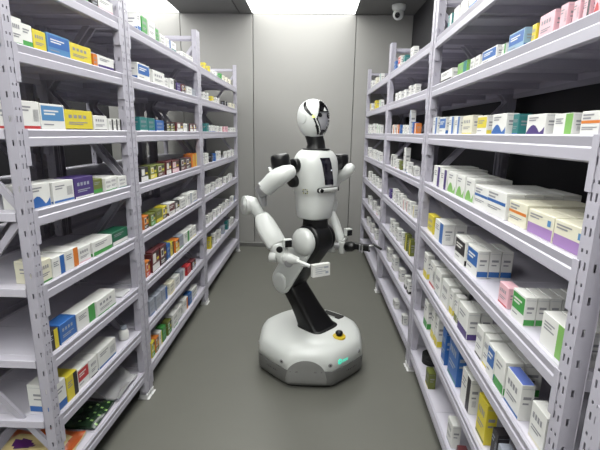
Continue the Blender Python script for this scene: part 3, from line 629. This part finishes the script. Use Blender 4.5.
# upper leg: capsule-shaped plate from knee to hip, thick across S
def capsule_plate(c0, c1, r0, r1, s0, s1, bev, seg=20):
    """outline = round-ended link in the F-Z plane, extruded from s0 to s1 along S, with rounded rims"""
    d = (c1-c0); d2 = V((d.dot(F), d.z)); a = math.atan2(d2.y, d2.x)
    Ln = d2.length
    def outline(off):
        o = []
        for k in range(seg+1):
            q = a+PI/2+PI*k/seg; o.append(c0+F*((r0-off)*math.cos(q))+Z*((r0-off)*math.sin(q)))
        for k in range(seg+1):
            q = a-PI/2+PI*k/seg; o.append(c1+F*((r1-off)*math.cos(q))+Z*((r1-off)*math.sin(q)))
        return o
    bm = bmesh.new()
    R = []
    for s_, off in ((s0, bev), (s0+bev*.3, bev*.3), (s0+bev, 0), (s1-bev, 0), (s1-bev*.3, bev*.3), (s1, bev)):
        R.append([p+S*s_ for p in outline(off)])
    loft(bm, R); return bm
obj('upper_leg', capsule_plate(KN, HIP, .085, .106, -.082, .078, .022), M_black, rob, smooth=50)
# white thigh cover on the robot's right side and its round hip cap
obj('thigh_cover', capsule_plate(KN, HIP, .088, .088, .079, .100, .014), M_white, rob, smooth=60)
bm = bmesh.new()
hc = HIP
tube(bm, [hc+S*.085, hc+S*.10, hc+S*.112, hc+S*.128, hc+S*.140, hc+S*.146, hc+S*.148], [.086, .090, .089, .080, .060, .032, .004], 48)
obj('hip_cap', bm, M_white, rob, smooth=60)
bm = bmesh.new()
tube(bm, [HIP-S*.079, HIP-S*.10, HIP-S*.118, HIP-S*.13, HIP-S*.134], [.098, .098, .085, .05, .004], 48)
obj('hip_cap', bm, M_black, rob, smooth=60)
bm = bmesh.new(); kc = KN
tube(bm, [kc+S*.099, kc+S*.105, kc+S*.110, kc+S*.111], [.060, .060, .05, .03], 36); obj('knee_cap', bm, M_white, rob, smooth=50)
# waist block
bm = bmesh.new(); W0 = V((.034, 2.68, 0))
loft(bm, [ringpts(W0+Z*z, F, S, a_, b_, 40, 3.2) for z, a_, b_ in ((.93, .080, .070), (1.0, .080, .070), (1.035, .072, .072), (1.075, .072, .074))])
obj('waist', bm, M_black, rob, smooth=50)
# two small white strokes on the thigh
bm = bmesh.new()
fp = HIP+(KN-HIP)*.45
ux = (KN-HIP); ux = (F*ux.dot(F)+Z*ux.z).normalized(); nx = V((F.x*ux.z, F.y*ux.z, -ux.dot(F)))
# --- torso
TT = V((.026, 2.690, 0))
TP = [(1.052, .075, .075), (1.056, .095, .098), (1.068, .106, .108), (1.13, .110, .115), (1.20, .114, .122), (1.222, .116, .125), (1.232, .121, .133), (1.26, .124, .138), (1.32, .126, .143), (1.38, .124, .145), (1.42, .121, .144), (1.448, .113, .137), (1.468, .103, .124), (1.486, .092, .106), (1.495, .080, .088), (1.497, .06, .06)]
bm = bmesh.new(); loft(bm, [ringpts(TT+Z*z, F, S, a_, b_, 64, 2.7) for z, a_, b_ in TP])
torso = obj('torso', bm, M_white, rob, smooth=60)
def torso_f(z, s):
    """forward distance of the torso skin at height z, sideways s"""
    for (z0, a0, b0), (z1, a1, b1) in zip(TP, TP[1:]):
        if z0 <= z <= z1:
            t = (z-z0)/(z1-z0); a_ = a0+(a1-a0)*t; b_ = b0+(b1-b0)*t
            return a_*max(0, 1-abs(s/b_)**2.7)**(1/2.7)
    return .12
def torso_patch(z0, z1, s0, s1, lift, th, m, name, parent, skew=0, n=12, k=10):
    bm = bmesh.new(); g = []
    for i in range(n+1):
        row = []
        for j in range(k+1):
            z = z0+(z1-z0)*j/k; s = s0+(s1-s0)*i/n
            s += skew*(z-z0)
            row.append(bm.verts.new(TT+F*(torso_f(z, s)+lift)+S*s+Z*z))
        g.append(row)
    for i in range(n):
        for j in range(k): bm.faces.new([g[i][j], g[i][j+1], g[i+1][j+1], g[i+1][j]])
    bmesh.ops.recalc_face_normals(bm, faces=bm.faces[:])
    if bm.faces[0].normal.dot(F) < 0: bmesh.ops.reverse_faces(bm, faces=bm.faces[:])
    bmesh.ops.solidify(bm, geom=bm.faces[:], thickness=th)
    return obj(name, bm, m, parent)
scr = torso_patch(1.285, 1.452, -.035, .045, .0025, .004, M_blue, 'chest_screen', torso, skew=.20)
# sensor bar: white rounded bar with a dark lens at each end
bm = bmesh.new()
zb = 1.252
cs = [TT+F*(torso_f(zb, s)+.004)+S*s+Z*(zb+.0*(-s)) for s in [(.082-.16*i/12) for i in range(13)]]
tube(bm, cs, [.0155]*13, 20, 0, 1)
bar = obj('sensor_bar', bm, M_white2, torso, smooth=60)
bm = bmesh.new(); cs2 = [c-F*.004 for c in cs]; tube(bm, cs2, [.0175]*13, 20, 0, 1); obj('bar_rim', bm, M_black, bar, smooth=60)
for s in (.076, -.074):
    c = TT+F*(torso_f(zb, s)+.010)+S*s+Z*zb; nrm = (F*.75+S*(.65 if s > 0 else -.65)).normalized()
    bm = bmesh.new(); drum(bm, c, c+nrm*.013, .0125, .002, 24); obj('lens', bm, M_gloss, bar, smooth=True)
bm = bmesh.new(); c = TT+F*(torso_f(1.374, -.008)+.0035)-S*.008+Z*1.374; obox(bm, c, (S, F, Z), (.004, .0012, .004), .0005); obj('screen_light', bm, mat('white screen light', (230, 232, 240), .5, emit=.8), scr)
bm = bmesh.new(); c = TT+F*(torso_f(1.282, -.028)+.002)-S*.028+Z*1.282; drum(bm, c-F*.002, c+F*.002, .0045, .001, 14); obj('pin_hole', bm, M_black, torso)
# small flower-shaped emblem of dots on the right flank
bm = bmesh.new(); bm2 = bmesh.new()
def flank(s_, z):
    """point on the torso skin on the robot's right-front flank, s_ = angle"""
    for (z0, a0, b0), (z1, a1, b1) in zip(TP, TP[1:]):
        if z0 <= z <= z1: t = (z-z0)/(z1-z0); a_, b_ = a0+(a1-a0)*t, b0+(b1-b0)*t; break
    ca, sa = math.cos(s_), math.sin(s_)
    p = TT+F*(a_*math.copysign(abs(ca)**(2/2.7), ca))+S*(b_*math.copysign(abs(sa)**(2/2.7), sa))+Z*z
    nrm = (F*ca+S*sa).normalized(); return p+nrm*.001, nrm
for i in range(8):
    q = i*PI/4; rr = .013 if i % 2 == 0 else .015
    p, nrm = flank(1.36+rr/.15*math.cos(q)*1.4, 1.243+rr*math.sin(q)); t = nrm.cross(Z)
    drum(bm if i % 2 else bm2, p-nrm*.001, p+nrm*.001, .0042, .0004, 10)
em = obj('emblem', bm, mat('emblem yellow green', (168, 166, 60), .5), torso); obj('emblem_dots', bm2, M_black, em)
# neck and collar
NB = TT+Z*0
bm = bmesh.new(); drum(bm, NB+Z*1.494, NB+Z*1.506, .088, .004, 40); obj('collar', bm, M_black, rob, smooth=True)
HC = V((.006, 2.692, 1.690))
bm = bmesh.new(); tube(bm, [NB+Z*1.50, NB+Z*1.515, NB+Z*1.54, V((HC.x+.004, HC.y, 1.585)), V((HC.x, HC.y, 1.64))], [.066, .060, .056, .056, .055], 36); obj('neck', bm, M_black, rob, smooth=50)
# --- head: helmet with a recessed visor
ah = math.radians(50)
HF = V((math.sin(ah), -math.cos(ah), 0)); HS = V((-math.cos(ah), -math.sin(ah), 0))
bm = bmesh.new()
NU, NV = 144, 96; grid = []
def head_r(th, ph):
    """th: azimuth from the face direction (+ to the robot's right), ph: elevation"""
    x, y, z = math.cos(ph)*math.cos(th), math.cos(ph)*math.sin(th), math.sin(ph)
    n = 2.25
    rx = .100 if x > 0 else .106
    rz = .117 if z > 0 else .130
    r = ((abs(x)/rx)**n+(abs(y)/.092)**n+(abs(z)/rz)**n)**(-1/n)
    if z < 0 and x < .2: r *= 1-.10*min(1, -z)*min(1, (.2-x))
    return r, (x, y, z)
def zone(th, ph):
    """which part of the head pattern a direction belongs to"""
    t = abs(th); P = math.degrees(ph); t = math.degrees(t)
    zz = P
    # visor opening
    half = 34-max(0, (-P-5))*.55 if P < 0 else 34-P*.35
    if -42 < P < 20 and t < half: return 'visor'
    if -46 < P < 25 and t < half+5: return 'rim'
    if -60 < P <= -42 and t < 16 and P > -56: return 'chin'
    # wedge from crown to visor: pointed at the visor corners
    if 25 <= P < 78:
        wv = 32-(P-25)*.35
        if t < wv and not (P < 40 and t < 9-(P-25)*.6): return 'stripe'
    # swept side crescents
    if 8 <= P < 62:
        c0 = 56+(P-8)*1.15; w_ = 5+(P-8)*.17
        if abs(t-c0) < w_: return 'stripe2'
    if -54 < P < 6 and abs(t-(49+P*.45)) < (3.5 if P > -25 else 6): return 'cheek'
    return 'shell'
for j in range(1, NV):
    ph = -PI/2+PI*j/NV; row = []
    for i in range(NU):
        th = -PI+2*PI*i/NU
        r, (x, y, z) = head_r(th, ph); zn = zone(th, ph)
        if zn == 'visor': r -= .010
        elif zn in ('stripe', 'stripe2', 'cheek'): r -= .002
        if zn == 'chin': r -= .006
        row.append(bm.verts.new(HC+HF*(r*x)+HS*(r*y)+Z*(r*z)))
    grid.append(row)
ZM = {'shell': 0, 'visor': 1, 'rim': 2, 'stripe': 2, 'stripe2': 2, 'cheek': 2, 'chin': 2}
for j in range(NV-2):
    for i in range(NU):
        f = bm.faces.new([grid[j][i], grid[j][(i+1) % NU], grid[j+1][(i+1) % NU], grid[j+1][i]])
        f.material_index = ZM[zone(-PI+2*PI*(i+.5)/NU, -PI/2+PI*(j+1.5)/NV)]
f = bm.faces.new(grid[0]); f = bm.faces.new(grid[-1])
head = obj('head', bm, [M_white, M_visor, M_gloss], rob, smooth=60)
for s in (1, -1):
    th, ph = s*math.radians(24), math.radians(11); r, (x, y, z) = head_r(th, ph); n_ = (HF*x+HS*y+Z*z).normalized()
    c = HC+n_*(r-.012); bm = bmesh.new(); drum(bm, c, c+n_*.007, .0125, .002, 24); obj('eye', bm, M_gloss, head, smooth=True)
    th, ph = s*math.radians(50), math.radians(5); r, (x, y, z) = head_r(th, ph); n_ = (HF*x+HS*y+Z*z).normalized()
    c = HC+n_*(r-.002); bm = bmesh.new(); drum(bm, c, c+n_*.004, .0085, .0015, 20); obj('ear_light', bm, M_glowy, head, smooth=True)
    th, ph = s*math.radians(100), math.radians(0); r, (x, y, z) = head_r(th, ph); n_ = (HF*x+HS*y).normalized()
    c = HC+n_*(r-.004)
    bm = bmesh.new(); drum(bm, c-n_*.004, c+n_*.0045, .036, .003, 36); obj('ear_disc', bm, M_white, head, smooth=True)

# --- right arm (picture left)
def pt(k): return V(PT[k])
D0 = pt('shR_drum')+V((0, .01, .004))
for a_, rr, z in ((.128, .045, 1.400), (.128, .040, 1.302)):
    c = TT+S*(a_+.012)+Z*z-F*(.038 if z > 1.35 else .050); bm = bmesh.new()
    drum(bm, c-S*.03, c+S*.035, rr, .010, 32); obj('shoulder_motor', bm, M_black, rob, smooth=50)
ax = V((-.16, .0, 1)).normalized()
bm = bmesh.new(); tube(bm, [D0-ax*.055, D0-ax*.05, D0+ax*.012, D0+ax*.028, D0+ax*.038, D0+ax*.043, D0+ax*.045], [.05, .059, .0595, .057, .051, .040, .02], 40)
obj('shoulder_drum', bm, M_black, rob, smooth=50)
C0 = V((-.120, 2.475, 1.410)); C1 = pt('shR_cup'); U1 = pt('ua_end')
bm = bmesh.new()
tube(bm, [V((-.096, 2.475, 1.385)), V((-.102, 2.472, 1.382)), V((-.114, 2.468, 1.379)), V((-.148, 2.456, 1.366)), V((-.188, 2.450, 1.346)), V((-.225, 2.455, 1.321)), V((-.254, 2.464, 1.290)), V((-.280, 2.47, 1.264)), V((-.282, 2.47, 1.262))],
     [.008, .028, .038, .050, .055, .053, .051, .049, .040], 36)
obj('upper_arm', bm, M_white, rob, smooth=60)
bm = bmesh.new()   # white cheek hugging the drum on its outer side
ellipsoid(bm, V((-.222, 2.488, 1.345)), (V((.55, 0, -.83)).normalized(), V((0, 1, 0)), V((.83, 0, .55)).normalized()), (.062, .045, .017)); obj('shoulder_cheek', bm, M_white, rob, smooth=60)
EL = V((-.297, 2.475, 1.254))
bm = bmesh.new(); tube(bm, [U1+V((.004, 0, .004)), EL, V((-.315, 2.477, 1.242))], [.046, .044, .036], 28); obj('elbow_joint', bm, M_metal, rob, smooth=50)
bm = bmesh.new(); tube(bm, [V((-.300, 2.485, 1.250)), V((-.292, 2.49, 1.20)), V((-.285, 2.485, 1.165))], [.024, .026, .020], 24, 0, .6); obj('elbow_link', bm, M_metal, rob, smooth=50)
ED = pt('elR_disc')+V((-.014, 0, .004))
dn = V((-.86, -.50, .05)).normalized()
bm = bmesh.new(); drum(bm, ED-dn*.018, ED+dn*.014, .058, .006, 36); ecap = obj('elbow_cap', bm, M_white2, rob, smooth=50)
bm = bmesh.new(); tube(bm, [ED-dn*.005+Z*.012, V((-.358, 2.475, 1.172)), V((-.334, 2.473, 1.138)), V((-.308, 2.47, 1.105))], [.048, .048, .038, .032], 32, 0, .5); obj('elbow_fork', bm, M_white, rob, smooth=60)
# forearm: boxy sleeve that widens then narrows
def sleeve(pts, rads, n=3.0, seg=36, u0=None):
    bm = bmesh.new(); R = []
    pts = [V(p) for p in pts]
    for i, p in enumerate(pts):
        d = (pts[min(i+1, len(pts)-1)]-pts[max(0, i-1)]).normalized()
        u = (u0-d*u0.dot(d)).normalized(); w = u.cross(d)
        R.append(ringpts(p, u, w, rads[i][0], rads[i][1], seg, n))
    loft(bm, R); return bm
A0, A1, A2 = pt('fa0'), pt('fa1'), pt('fa2')
q0 = A0.lerp(A1, .1)
obj('forearm', sleeve([A0-(A1-A0)*.08, A0, q0, A0.lerp(A1, .55), A1, A1.lerp(A2, .5), A2, A2+(A2-A1)*.12, A2+(A2-A1)*.16],
    [(.030, .030), (.038, .038), (.045, .043), (.058, .050), (.063, .054), (.064, .054), (.062, .052), (.058, .048), (.045, .038)], 3.2, 36, V((1, .2, .5))), M_white, rob, smooth=50)
R0, R1 = pt('wr0'), pt('wr1')
bm = bmesh.new(); tube(bm, [R0+V((-.004, 0, .02)), R0, R0.lerp(R1, .5), R1, R1+V((.004, 0, -.018))], [.046, .046, .042, .038, .028], 32, 0, .4)
wr = obj('wrist', bm, M_white, rob, smooth=60)
bm = bmesh.new(); c = R0+V((.018, -.044, -.004)); drum(bm, c+V((0, .012, 0)), c-V((0, .004, 0)), .020, .003, 28); obj('wrist_ring', bm, M_black, wr, smooth=50)
bm = bmesh.new(); c = R0+V((-.02, -.006, -.055)); drum(bm, c+V((-.022, -.01, 0)), c+V((.022, -.02, 0)), .033, .006, 28); obj('wrist_knuckle', bm, M_white2, rob, smooth=50)
H0, H1 = pt('hand0'), pt('hand1')
bm = bmesh.new(); tube(bm, [H0, H0.lerp(H1, .2), H0.lerp(H1, .5), H0.lerp(H1, .8), H1], [.030, .036, .034, .027, .018], 28, 0, .3); hd = obj('hand', bm, M_white2, rob, smooth=60)
bm = bmesh.new(); c = H0.lerp(H1, .45); drum(bm, c+V((-.005, -.03, -.02)), c+V((-.005, .03, -.02)), .026, .005, 24); obj('hand_motor', bm, M_metal, hd, smooth=50)
bm = bmesh.new(); c = H0.lerp(H1, .75)+V((0, 0, .014)); tube(bm, [c+V((-.03, 0, .008)), c, c+V((.026, 0, -.006))], [.012, .015, .010], 20, 0, 1); obj('hand_fairing', bm, M_white, hd, smooth=50)
G0, G1 = pt('tool0'), pt('tool1')
bx_c = pt('boxc')
bm = bmesh.new(); tube(bm, [G0-(G1-G0)*.15, G0, G0.lerp(G1, .12), G0.lerp(G1, .14), G0.lerp(G1, .9)], [.015, .015, .015, .011, .011], 24); tl = obj('suction_arm', bm, M_white, rob, smooth=40)
bm = bmesh.new(); tube(bm, [G0.lerp(G1, .86), G0.lerp(G1, .9), G0.lerp(G1, .97)], [.009, .013, .014], 20); obj('suction_cup', bm, M_rub, tl, smooth=40)
bm = bmesh.new(); c = G0.lerp(G1, .38)-Z*.012+V((0, -.004, 0)); drum(bm, c+V((-.012, 0, 0)), c+V((.02, 0, -.006)), .006, .001, 14); obj('air_fitting', bm, M_metal, tl)
# wrist camera
CR = pt('camR'); cdir = V((.42, -.9, -.05)).normalized(); cs_ = cdir.cross(Z).normalized(); cu = cs_.cross(cdir)
bm = bmesh.new(); obox(bm, CR, (cs_, cdir, cu), (.026, .015, .026), .004); cm = obj('wrist_camera', bm, M_white, rob)
bm = bmesh.new(); obox(bm, CR+cdir*.0155-cu*.001, (cs_, cdir, cu), (.022, .003, .021), .0015); obj('camera_glass', bm, M_gloss, cm)
bm = bmesh.new(); tube(bm, [CR-cdir*.012-cu*.02, CR-cu*.045-cdir*.01, R1+V((.02, 0, .02))], [.009, .009, .010], 14); obj('camera_bracket', bm, M_white2, cm, smooth=50)
# --- left arm (picture right, mostly behind the torso)
D1 = pt('shL_drum')+V((-.008, 0, 0))
c = TT-S*.150+Z*1.400+F*.01; bm = bmesh.new(); drum(bm, c+S*.03, c-S*.06, .050, .010, 32); obj('shoulder_motor', bm, M_black, rob, smooth=50)
bm = bmesh.new(); tube(bm, [D1-Z*.05, D1-Z*.045, D1+Z*.03, D1+Z*.05, D1+Z*.056], [.04, .050, .051, .047, .03], 36); obj('shoulder_drum', bm, M_black, rob, smooth=50)
CL = pt('shL_cup')
bm = bmesh.new(); tube(bm, [CL+V((.040, -.01, .035)), CL+V((.030, -.01, .024)), CL+V((.01, 0, .008)), CL+V((-.02, .03, -.015)), CL+V((-.07, .08, -.06)), CL+V((-.10, .12, -.14))], [.024, .037, .045, .050, .048, .044], 32, 0, .5)
obj('upper_arm', bm, M_white, rob, smooth=60)
EL2 = pt('elL'); bm = bmesh.new(); tube(bm, [CL+V((-.10, .12, -.14)), EL2+V((-.03, 0, .03)), EL2+V((-.02, 0, 0)), V(PT['faL0'])], [.04, .046, .046, .034], 28, 0, .5); obj('elbow_fork', bm, M_white2, rob, smooth=60)
B0, B1 = pt('faL0'), pt('faL1')
obj('forearm', sleeve([B0, B0.lerp(B1, .1), B0.lerp(B1, .4), B0.lerp(B1, .8), B1, B1+(B1-B0)*.05], [(.026, .026), (.030, .030), (.034, .033), (.032, .032), (.027, .027), (.022, .022)], 3, 32, V((1, .2, .5))), M_white, rob, smooth=50)
WL = pt('wrL')
bm = bmesh.new(); drum(bm, WL+V((-.0, 0, .03)), WL+V((-.0, 0, -.05)), .027, .006, 28); obj('wrist', bm, M_white2, rob, smooth=50)
bm = bmesh.new(); drum(bm, WL+V((-.075, .02, .03)), WL+V((-.075, .02, -.05)), .030, .006, 28); obj('wrist_knuckle', bm, M_white2, rob, smooth=50)
bm = bmesh.new(); tube(bm, [WL+V((-.08, .02, .0)), WL+V((-.0, 0, .0)), V(PT['gL0'])], [.022, .024, .02], 20); obj('wrist_link', bm, M_metal, rob, smooth=50)
g0, g1, g2, g3, g4 = [V(PT['gL%d' % k]) for k in range(5)]
bm = bmesh.new(); tube(bm, [g0, g0.lerp(g1, .15), g0.lerp(g1, .6), g0.lerp(g1, .8)], [.024, .036, .035, .024], 28); hb = obj('gripper_body', bm, M_black, rob, smooth=50)
bm = bmesh.new(); obox(bm, g1.lerp(g2, .45), ((g2-g1).normalized(), V((.35, .93, 0)).normalized(), Z), (.050, .022, .020), .005); obj('gripper_frame', bm, M_black, rob, smooth=50)
bm = bmesh.new()
for k in (0, 1): 
    c = g1.lerp(g2, .22+k*.22)+V((0, -.022, -.010)); drum(bm, c+Z*.03, c-Z*.022, .006, .001, 14)
obj('gripper_pins', bm, M_metal, hb)
for (p, q, w_) in ((g2-V((.02, 0, .006)), g2.lerp(g3, .12)+V((.0, .0, -.022)), .009), (g2+Z*.012, g4+V((-.02, 0, .0)), .007), (g4+V((-.05, .0, .006)), g3+V((-.015, .0, -.004)), .010)):
    d = (q-p).normalized(); s_ = V((d.y, -d.x, 0)).normalized()
    bm = bmesh.new(); obox(bm, (p+q)/2, (d, s_, s_.cross(d)), ((q-p).length/2, w_, .006), .003); obj('gripper_finger', bm, M_black if w_ != .007 else M_metal, rob, smooth=50)
CL2 = pt('camL'); cdir = V((.55, -.83, 0)).normalized(); cs_ = cdir.cross(Z).normalized()
bm = bmesh.new(); obox(bm, CL2, (cs_, cdir, Z), (.024, .018, .026), .004); cm = obj('wrist_camera', bm, M_white, rob)
bm = bmesh.new(); obox(bm, CL2+cdir*.018-Z*.003, (cs_, cdir, Z), (.021, .003, .020), .0015); obj('camera_glass', bm, M_gloss, cm)
bm = bmesh.new(); tube(bm, [CL2-Z*.02-cdir*.01, CL2-Z*.05-cdir*.02, WL+V((0, 0, .03))], [.008, .008, .009], 12); obj('camera_bracket', bm, M_white2, cm, smooth=50)

# carton held against the suction cup
hx = V((.90, .42, .03)).normalized(); hz = (Z-hx*Z.dot(hx)).normalized(); hy = hz.cross(hx)
bm = bmesh.new(); slots = ['w', 'e', 'n', 'w']
obox(bm, V((0, 0, 0)), (hx, hy, hz), (.056, .014, .0375), .0012, 3)
HB = bx_c+V((.0, .0, 0))
def hp(u, v): return hx*(u*.056)+hz*(v*.0375)-hy*.0145
for (u0, u1, v0, v1, m_) in ((-.7, .3, .45, .55, 1), (-.7, .05, .15, .25, 1), (-.7, .5, -.2, -.08, 1), (-.7, .1, -.5, -.42, 1), (.45, .8, -.6, -.2, 1), (.3, .8, .3, .6, 1)):
    quad(bm, [hp(u0, v0), hp(u1, v0), hp(u1, v1), hp(u0, v1)], m_)
me = mesh('medicine_box', bm, [PM(s) for s in slots]); o = link('medicine_box', me); o.location = HB
tag(o, 'cream white medicine carton held out by the robot on its suction arm', 'medicine box')

# security camera on the ceiling
cc = V((PT['cctv'][0], PT['cctv'][1], CH))
r = empty('security_camera', cc); tag(r, 'white dome security camera mounted on the grey ceiling at upper right', 'security camera')
bm = bmesh.new(); tube(bm, [cc-Z*.001, cc-Z*.03, cc-Z*.055, cc-Z*.062], [.080, .080, .070, .055], 36); obj('mount', bm, M_white, r, smooth=50)
bc = cc-Z*.10
bm = bmesh.new(); ellipsoid(bm, bc, (V((1, 0, 0)), V((0, 1, 0)), Z), (.064, .064, .064)); ba = obj('camera_ball', bm, M_white, r, smooth=60)
ld = V((-.35, -.85, -.35)).normalized()
bm = bmesh.new(); drum(bm, bc+ld*.045, bc+ld*.066, .030, .003, 28); obj('lens', bm, M_gloss, ba, smooth=50)

# ---------------------------------------------------------------- bags and papers on the lowest left shelf, and odd items
def pouch(x0, x1, y0, y1, z, th, cols, name, label, wav=.01, rot=0, seed=1, cat='bag', pat=0):
    rnd = random.Random(seed); bm = bmesh.new(); n, m = 24, 18
    cx, cy = (x0+x1)/2, (y0+y1)/2; top = []; bot = []
    for i in range(n+1):
        rt, rb = [], []
        for j in range(m+1):
            u, v = i/n, j/m
            e = min(u, 1-u, v, 1-v)*5; e = min(1, e)**.6
            hh = th*(.25+.75*e)*(1+.25*math.sin(u*9+seed)*math.cos(v*7+seed*2))+wav*(1-e)*(.5+.5*math.sin(u*11+v*5+seed))
            x, y = (u-.5)*(x1-x0), (v-.5)*(y1-y0)
            xx, yy = cx+x*math.cos(rot)-y*math.sin(rot), cy+x*math.sin(rot)+y*math.cos(rot)
            rt.append(bm.verts.new((xx, yy, z+.002+hh))); rb.append(bm.verts.new((xx, yy, z+.0006+wav*(1-e)*.4)))
        top.append(rt); bot.append(rb)
    for i in range(n):
        for j in range(m):
            f = bm.faces.new([top[i][j], top[i+1][j], top[i+1][j+1], top[i][j+1]])
            u, v = (i+.5)/n, (j+.5)/m
            if pat == 1: k = 2 if abs(v-.5-.25*math.sin(u*5)) < .06 or u > .9 or v > .92 else (3 if (u-.35)**2+(v-.35)**2 < .02 else (1 if v > .66 else 0))
            elif pat == 2: k = 1 if ((u*12+v*2) % 1 < .3 and u > .72 and (i*7+j*5) % 3 == 0) else 0
            else: k = 0
            f.material_index = min(k, len(cols)-1)
            bm.faces.new([bot[i][j], bot[i][j+1], bot[i+1][j+1], bot[i+1][j]])
    for i in range(n):
        bm.faces.new([top[i][0], bot[i][0], bot[i+1][0], top[i+1][0]]); bm.faces.new([top[i][m], top[i+1][m], bot[i+1][m], bot[i][m]])
    for j in range(m):
        bm.faces.new([top[0][j], top[0][j+1], bot[0][j+1], bot[0][j]]); bm.faces.new([top[n][j], bot[n][j], bot[n][j+1], top[n][j+1]])
    o = obj(name, bm, cols, None, (cx, cy, z), smooth=50); tag(o, label, cat); return o
zL8 = LVL[7]
M_or = mat('orange bag film', (206, 98, 44), .3, noise=.25, nscale=20); M_cr = mat('cream bag film', (226, 206, 150), .3, noise=.1, nscale=20)
M_pu = mat('purple bag print', (92, 40, 110), .35); M_gr = mat('dark green bag film', (36, 58, 40), .22, noise=.5, nscale=25)
M_wh = mat('silver white bag film', (206, 206, 208), .25, noise=.08, nscale=15); M_gt = mat('pale green bag film', (150, 190, 110), .3)
pouch(-1.36, -1.04, 1.475, 1.67, zL8, .05, [M_cr, M_or, M_or, M_pu], 'food_pouch', 'orange and cream patterned pouch lying on the bottom shelf at lower left', .012, .05, 3, pat=1)
pouch(-1.33, -1.015, 1.70, 1.90, zL8, .030, [M_gr, M_gt], 'herb_bag', 'dark green plastic bag lying on the bottom left shelf behind the orange pouch', .015, .0, 5, pat=2)
pouch(-1.28, -.995, 1.915, 2.15, zL8, .020, [M_wh], 'paper_bag', 'crumpled silver white bag at the far end of the bottom left shelf', .055, .0, 8)
# crinkly bags lying on other shelves
pouch(-1.15, -1.0, 2.05, 2.165, LVL[5], .012, [M_wh], 'leaflet', 'thin white leaflet lying on the sixth shelf of the nearest left unit', .004, .0, 2, cat='leaflet')
# desk dispenser: small white bottle on the seventh shelf
r = empty('pill_bottle', (-1.03, 2.10, LVL[6]+.001)); tag(r, 'small white pill bottle with grey cap on the seventh shelf of the nearest left unit', 'bottle')
b0 = V(r.location); bm = bmesh.new(); tube(bm, [b0, b0+Z*.004, b0+Z*.05, b0+Z*.058, b0+Z*.06], [.024, .026, .026, .018, .016], 24); obj('bottle_body', bm, PM('w'), r, smooth=50)
bm = bmesh.new(); drum(bm, b0+Z*.0605, b0+Z*.078, .018, .002, 24); obj('cap', bm, PM('e'), r, smooth=40)
# black tape rolls on the bottom right shelf
r0 = V((XR+.09, 2.44, LVR[7]+.001))
for k in range(2):
    bm = bmesh.new(); a = r0+Z*(.033*k)
    R = [ringpts(a+Z*z, V((1, 0, 0)), V((0, 1, 0)), q, q, 32) for z, q in ((0, .026), (0, .050), (.002, .052), (.030, .052), (.032, .050), (.032, .026))]
    loft(bm, R+[R[0]], cap=False)
    tag(obj('tape_roll', bm, M_rub, None, a, smooth=40), 'black tape roll on the bottom right shelf, %s' % ('lower of two' if k == 0 else 'resting on the other roll'), 'tape roll', 'tape rolls')
# pink card box and green backed stock further along the fifth shelf on the right

# ---------------------------------------------------------------- camera
cam = bpy.data.cameras.new('camera'); co = bpy.data.objects.new('camera', cam); C.objects.link(co)
cam.sensor_fit = 'HORIZONTAL'; cam.sensor_width = 36; cam.lens = CAM_F/600*36; cam.clip_start = .02
R_, U_, D_ = V(CAM_R), V(CAM_U), V(CAM_D)
M = Matrix((( R_.x, U_.x, -D_.x, 0), (R_.y, U_.y, -D_.y, 0), (R_.z, U_.z, -D_.z, 1.6), (0, 0, 0, 1)))
co.matrix_world = M
sc = bpy.context.scene; sc.camera = co
sc.view_settings.view_transform = 'Standard'; sc.view_settings.look = 'None'; sc.view_settings.gamma = 1
sc.view_settings.use_curve_mapping = False; sc.view_settings.exposure = 0
w = bpy.data.worlds.new('room world'); sc.world = w; w.use_nodes = True
w.node_tree.nodes['Background'].inputs[0].default_value = (.5, .52, .6, 1); w.node_tree.nodes['Background'].inputs[1].default_value = .1
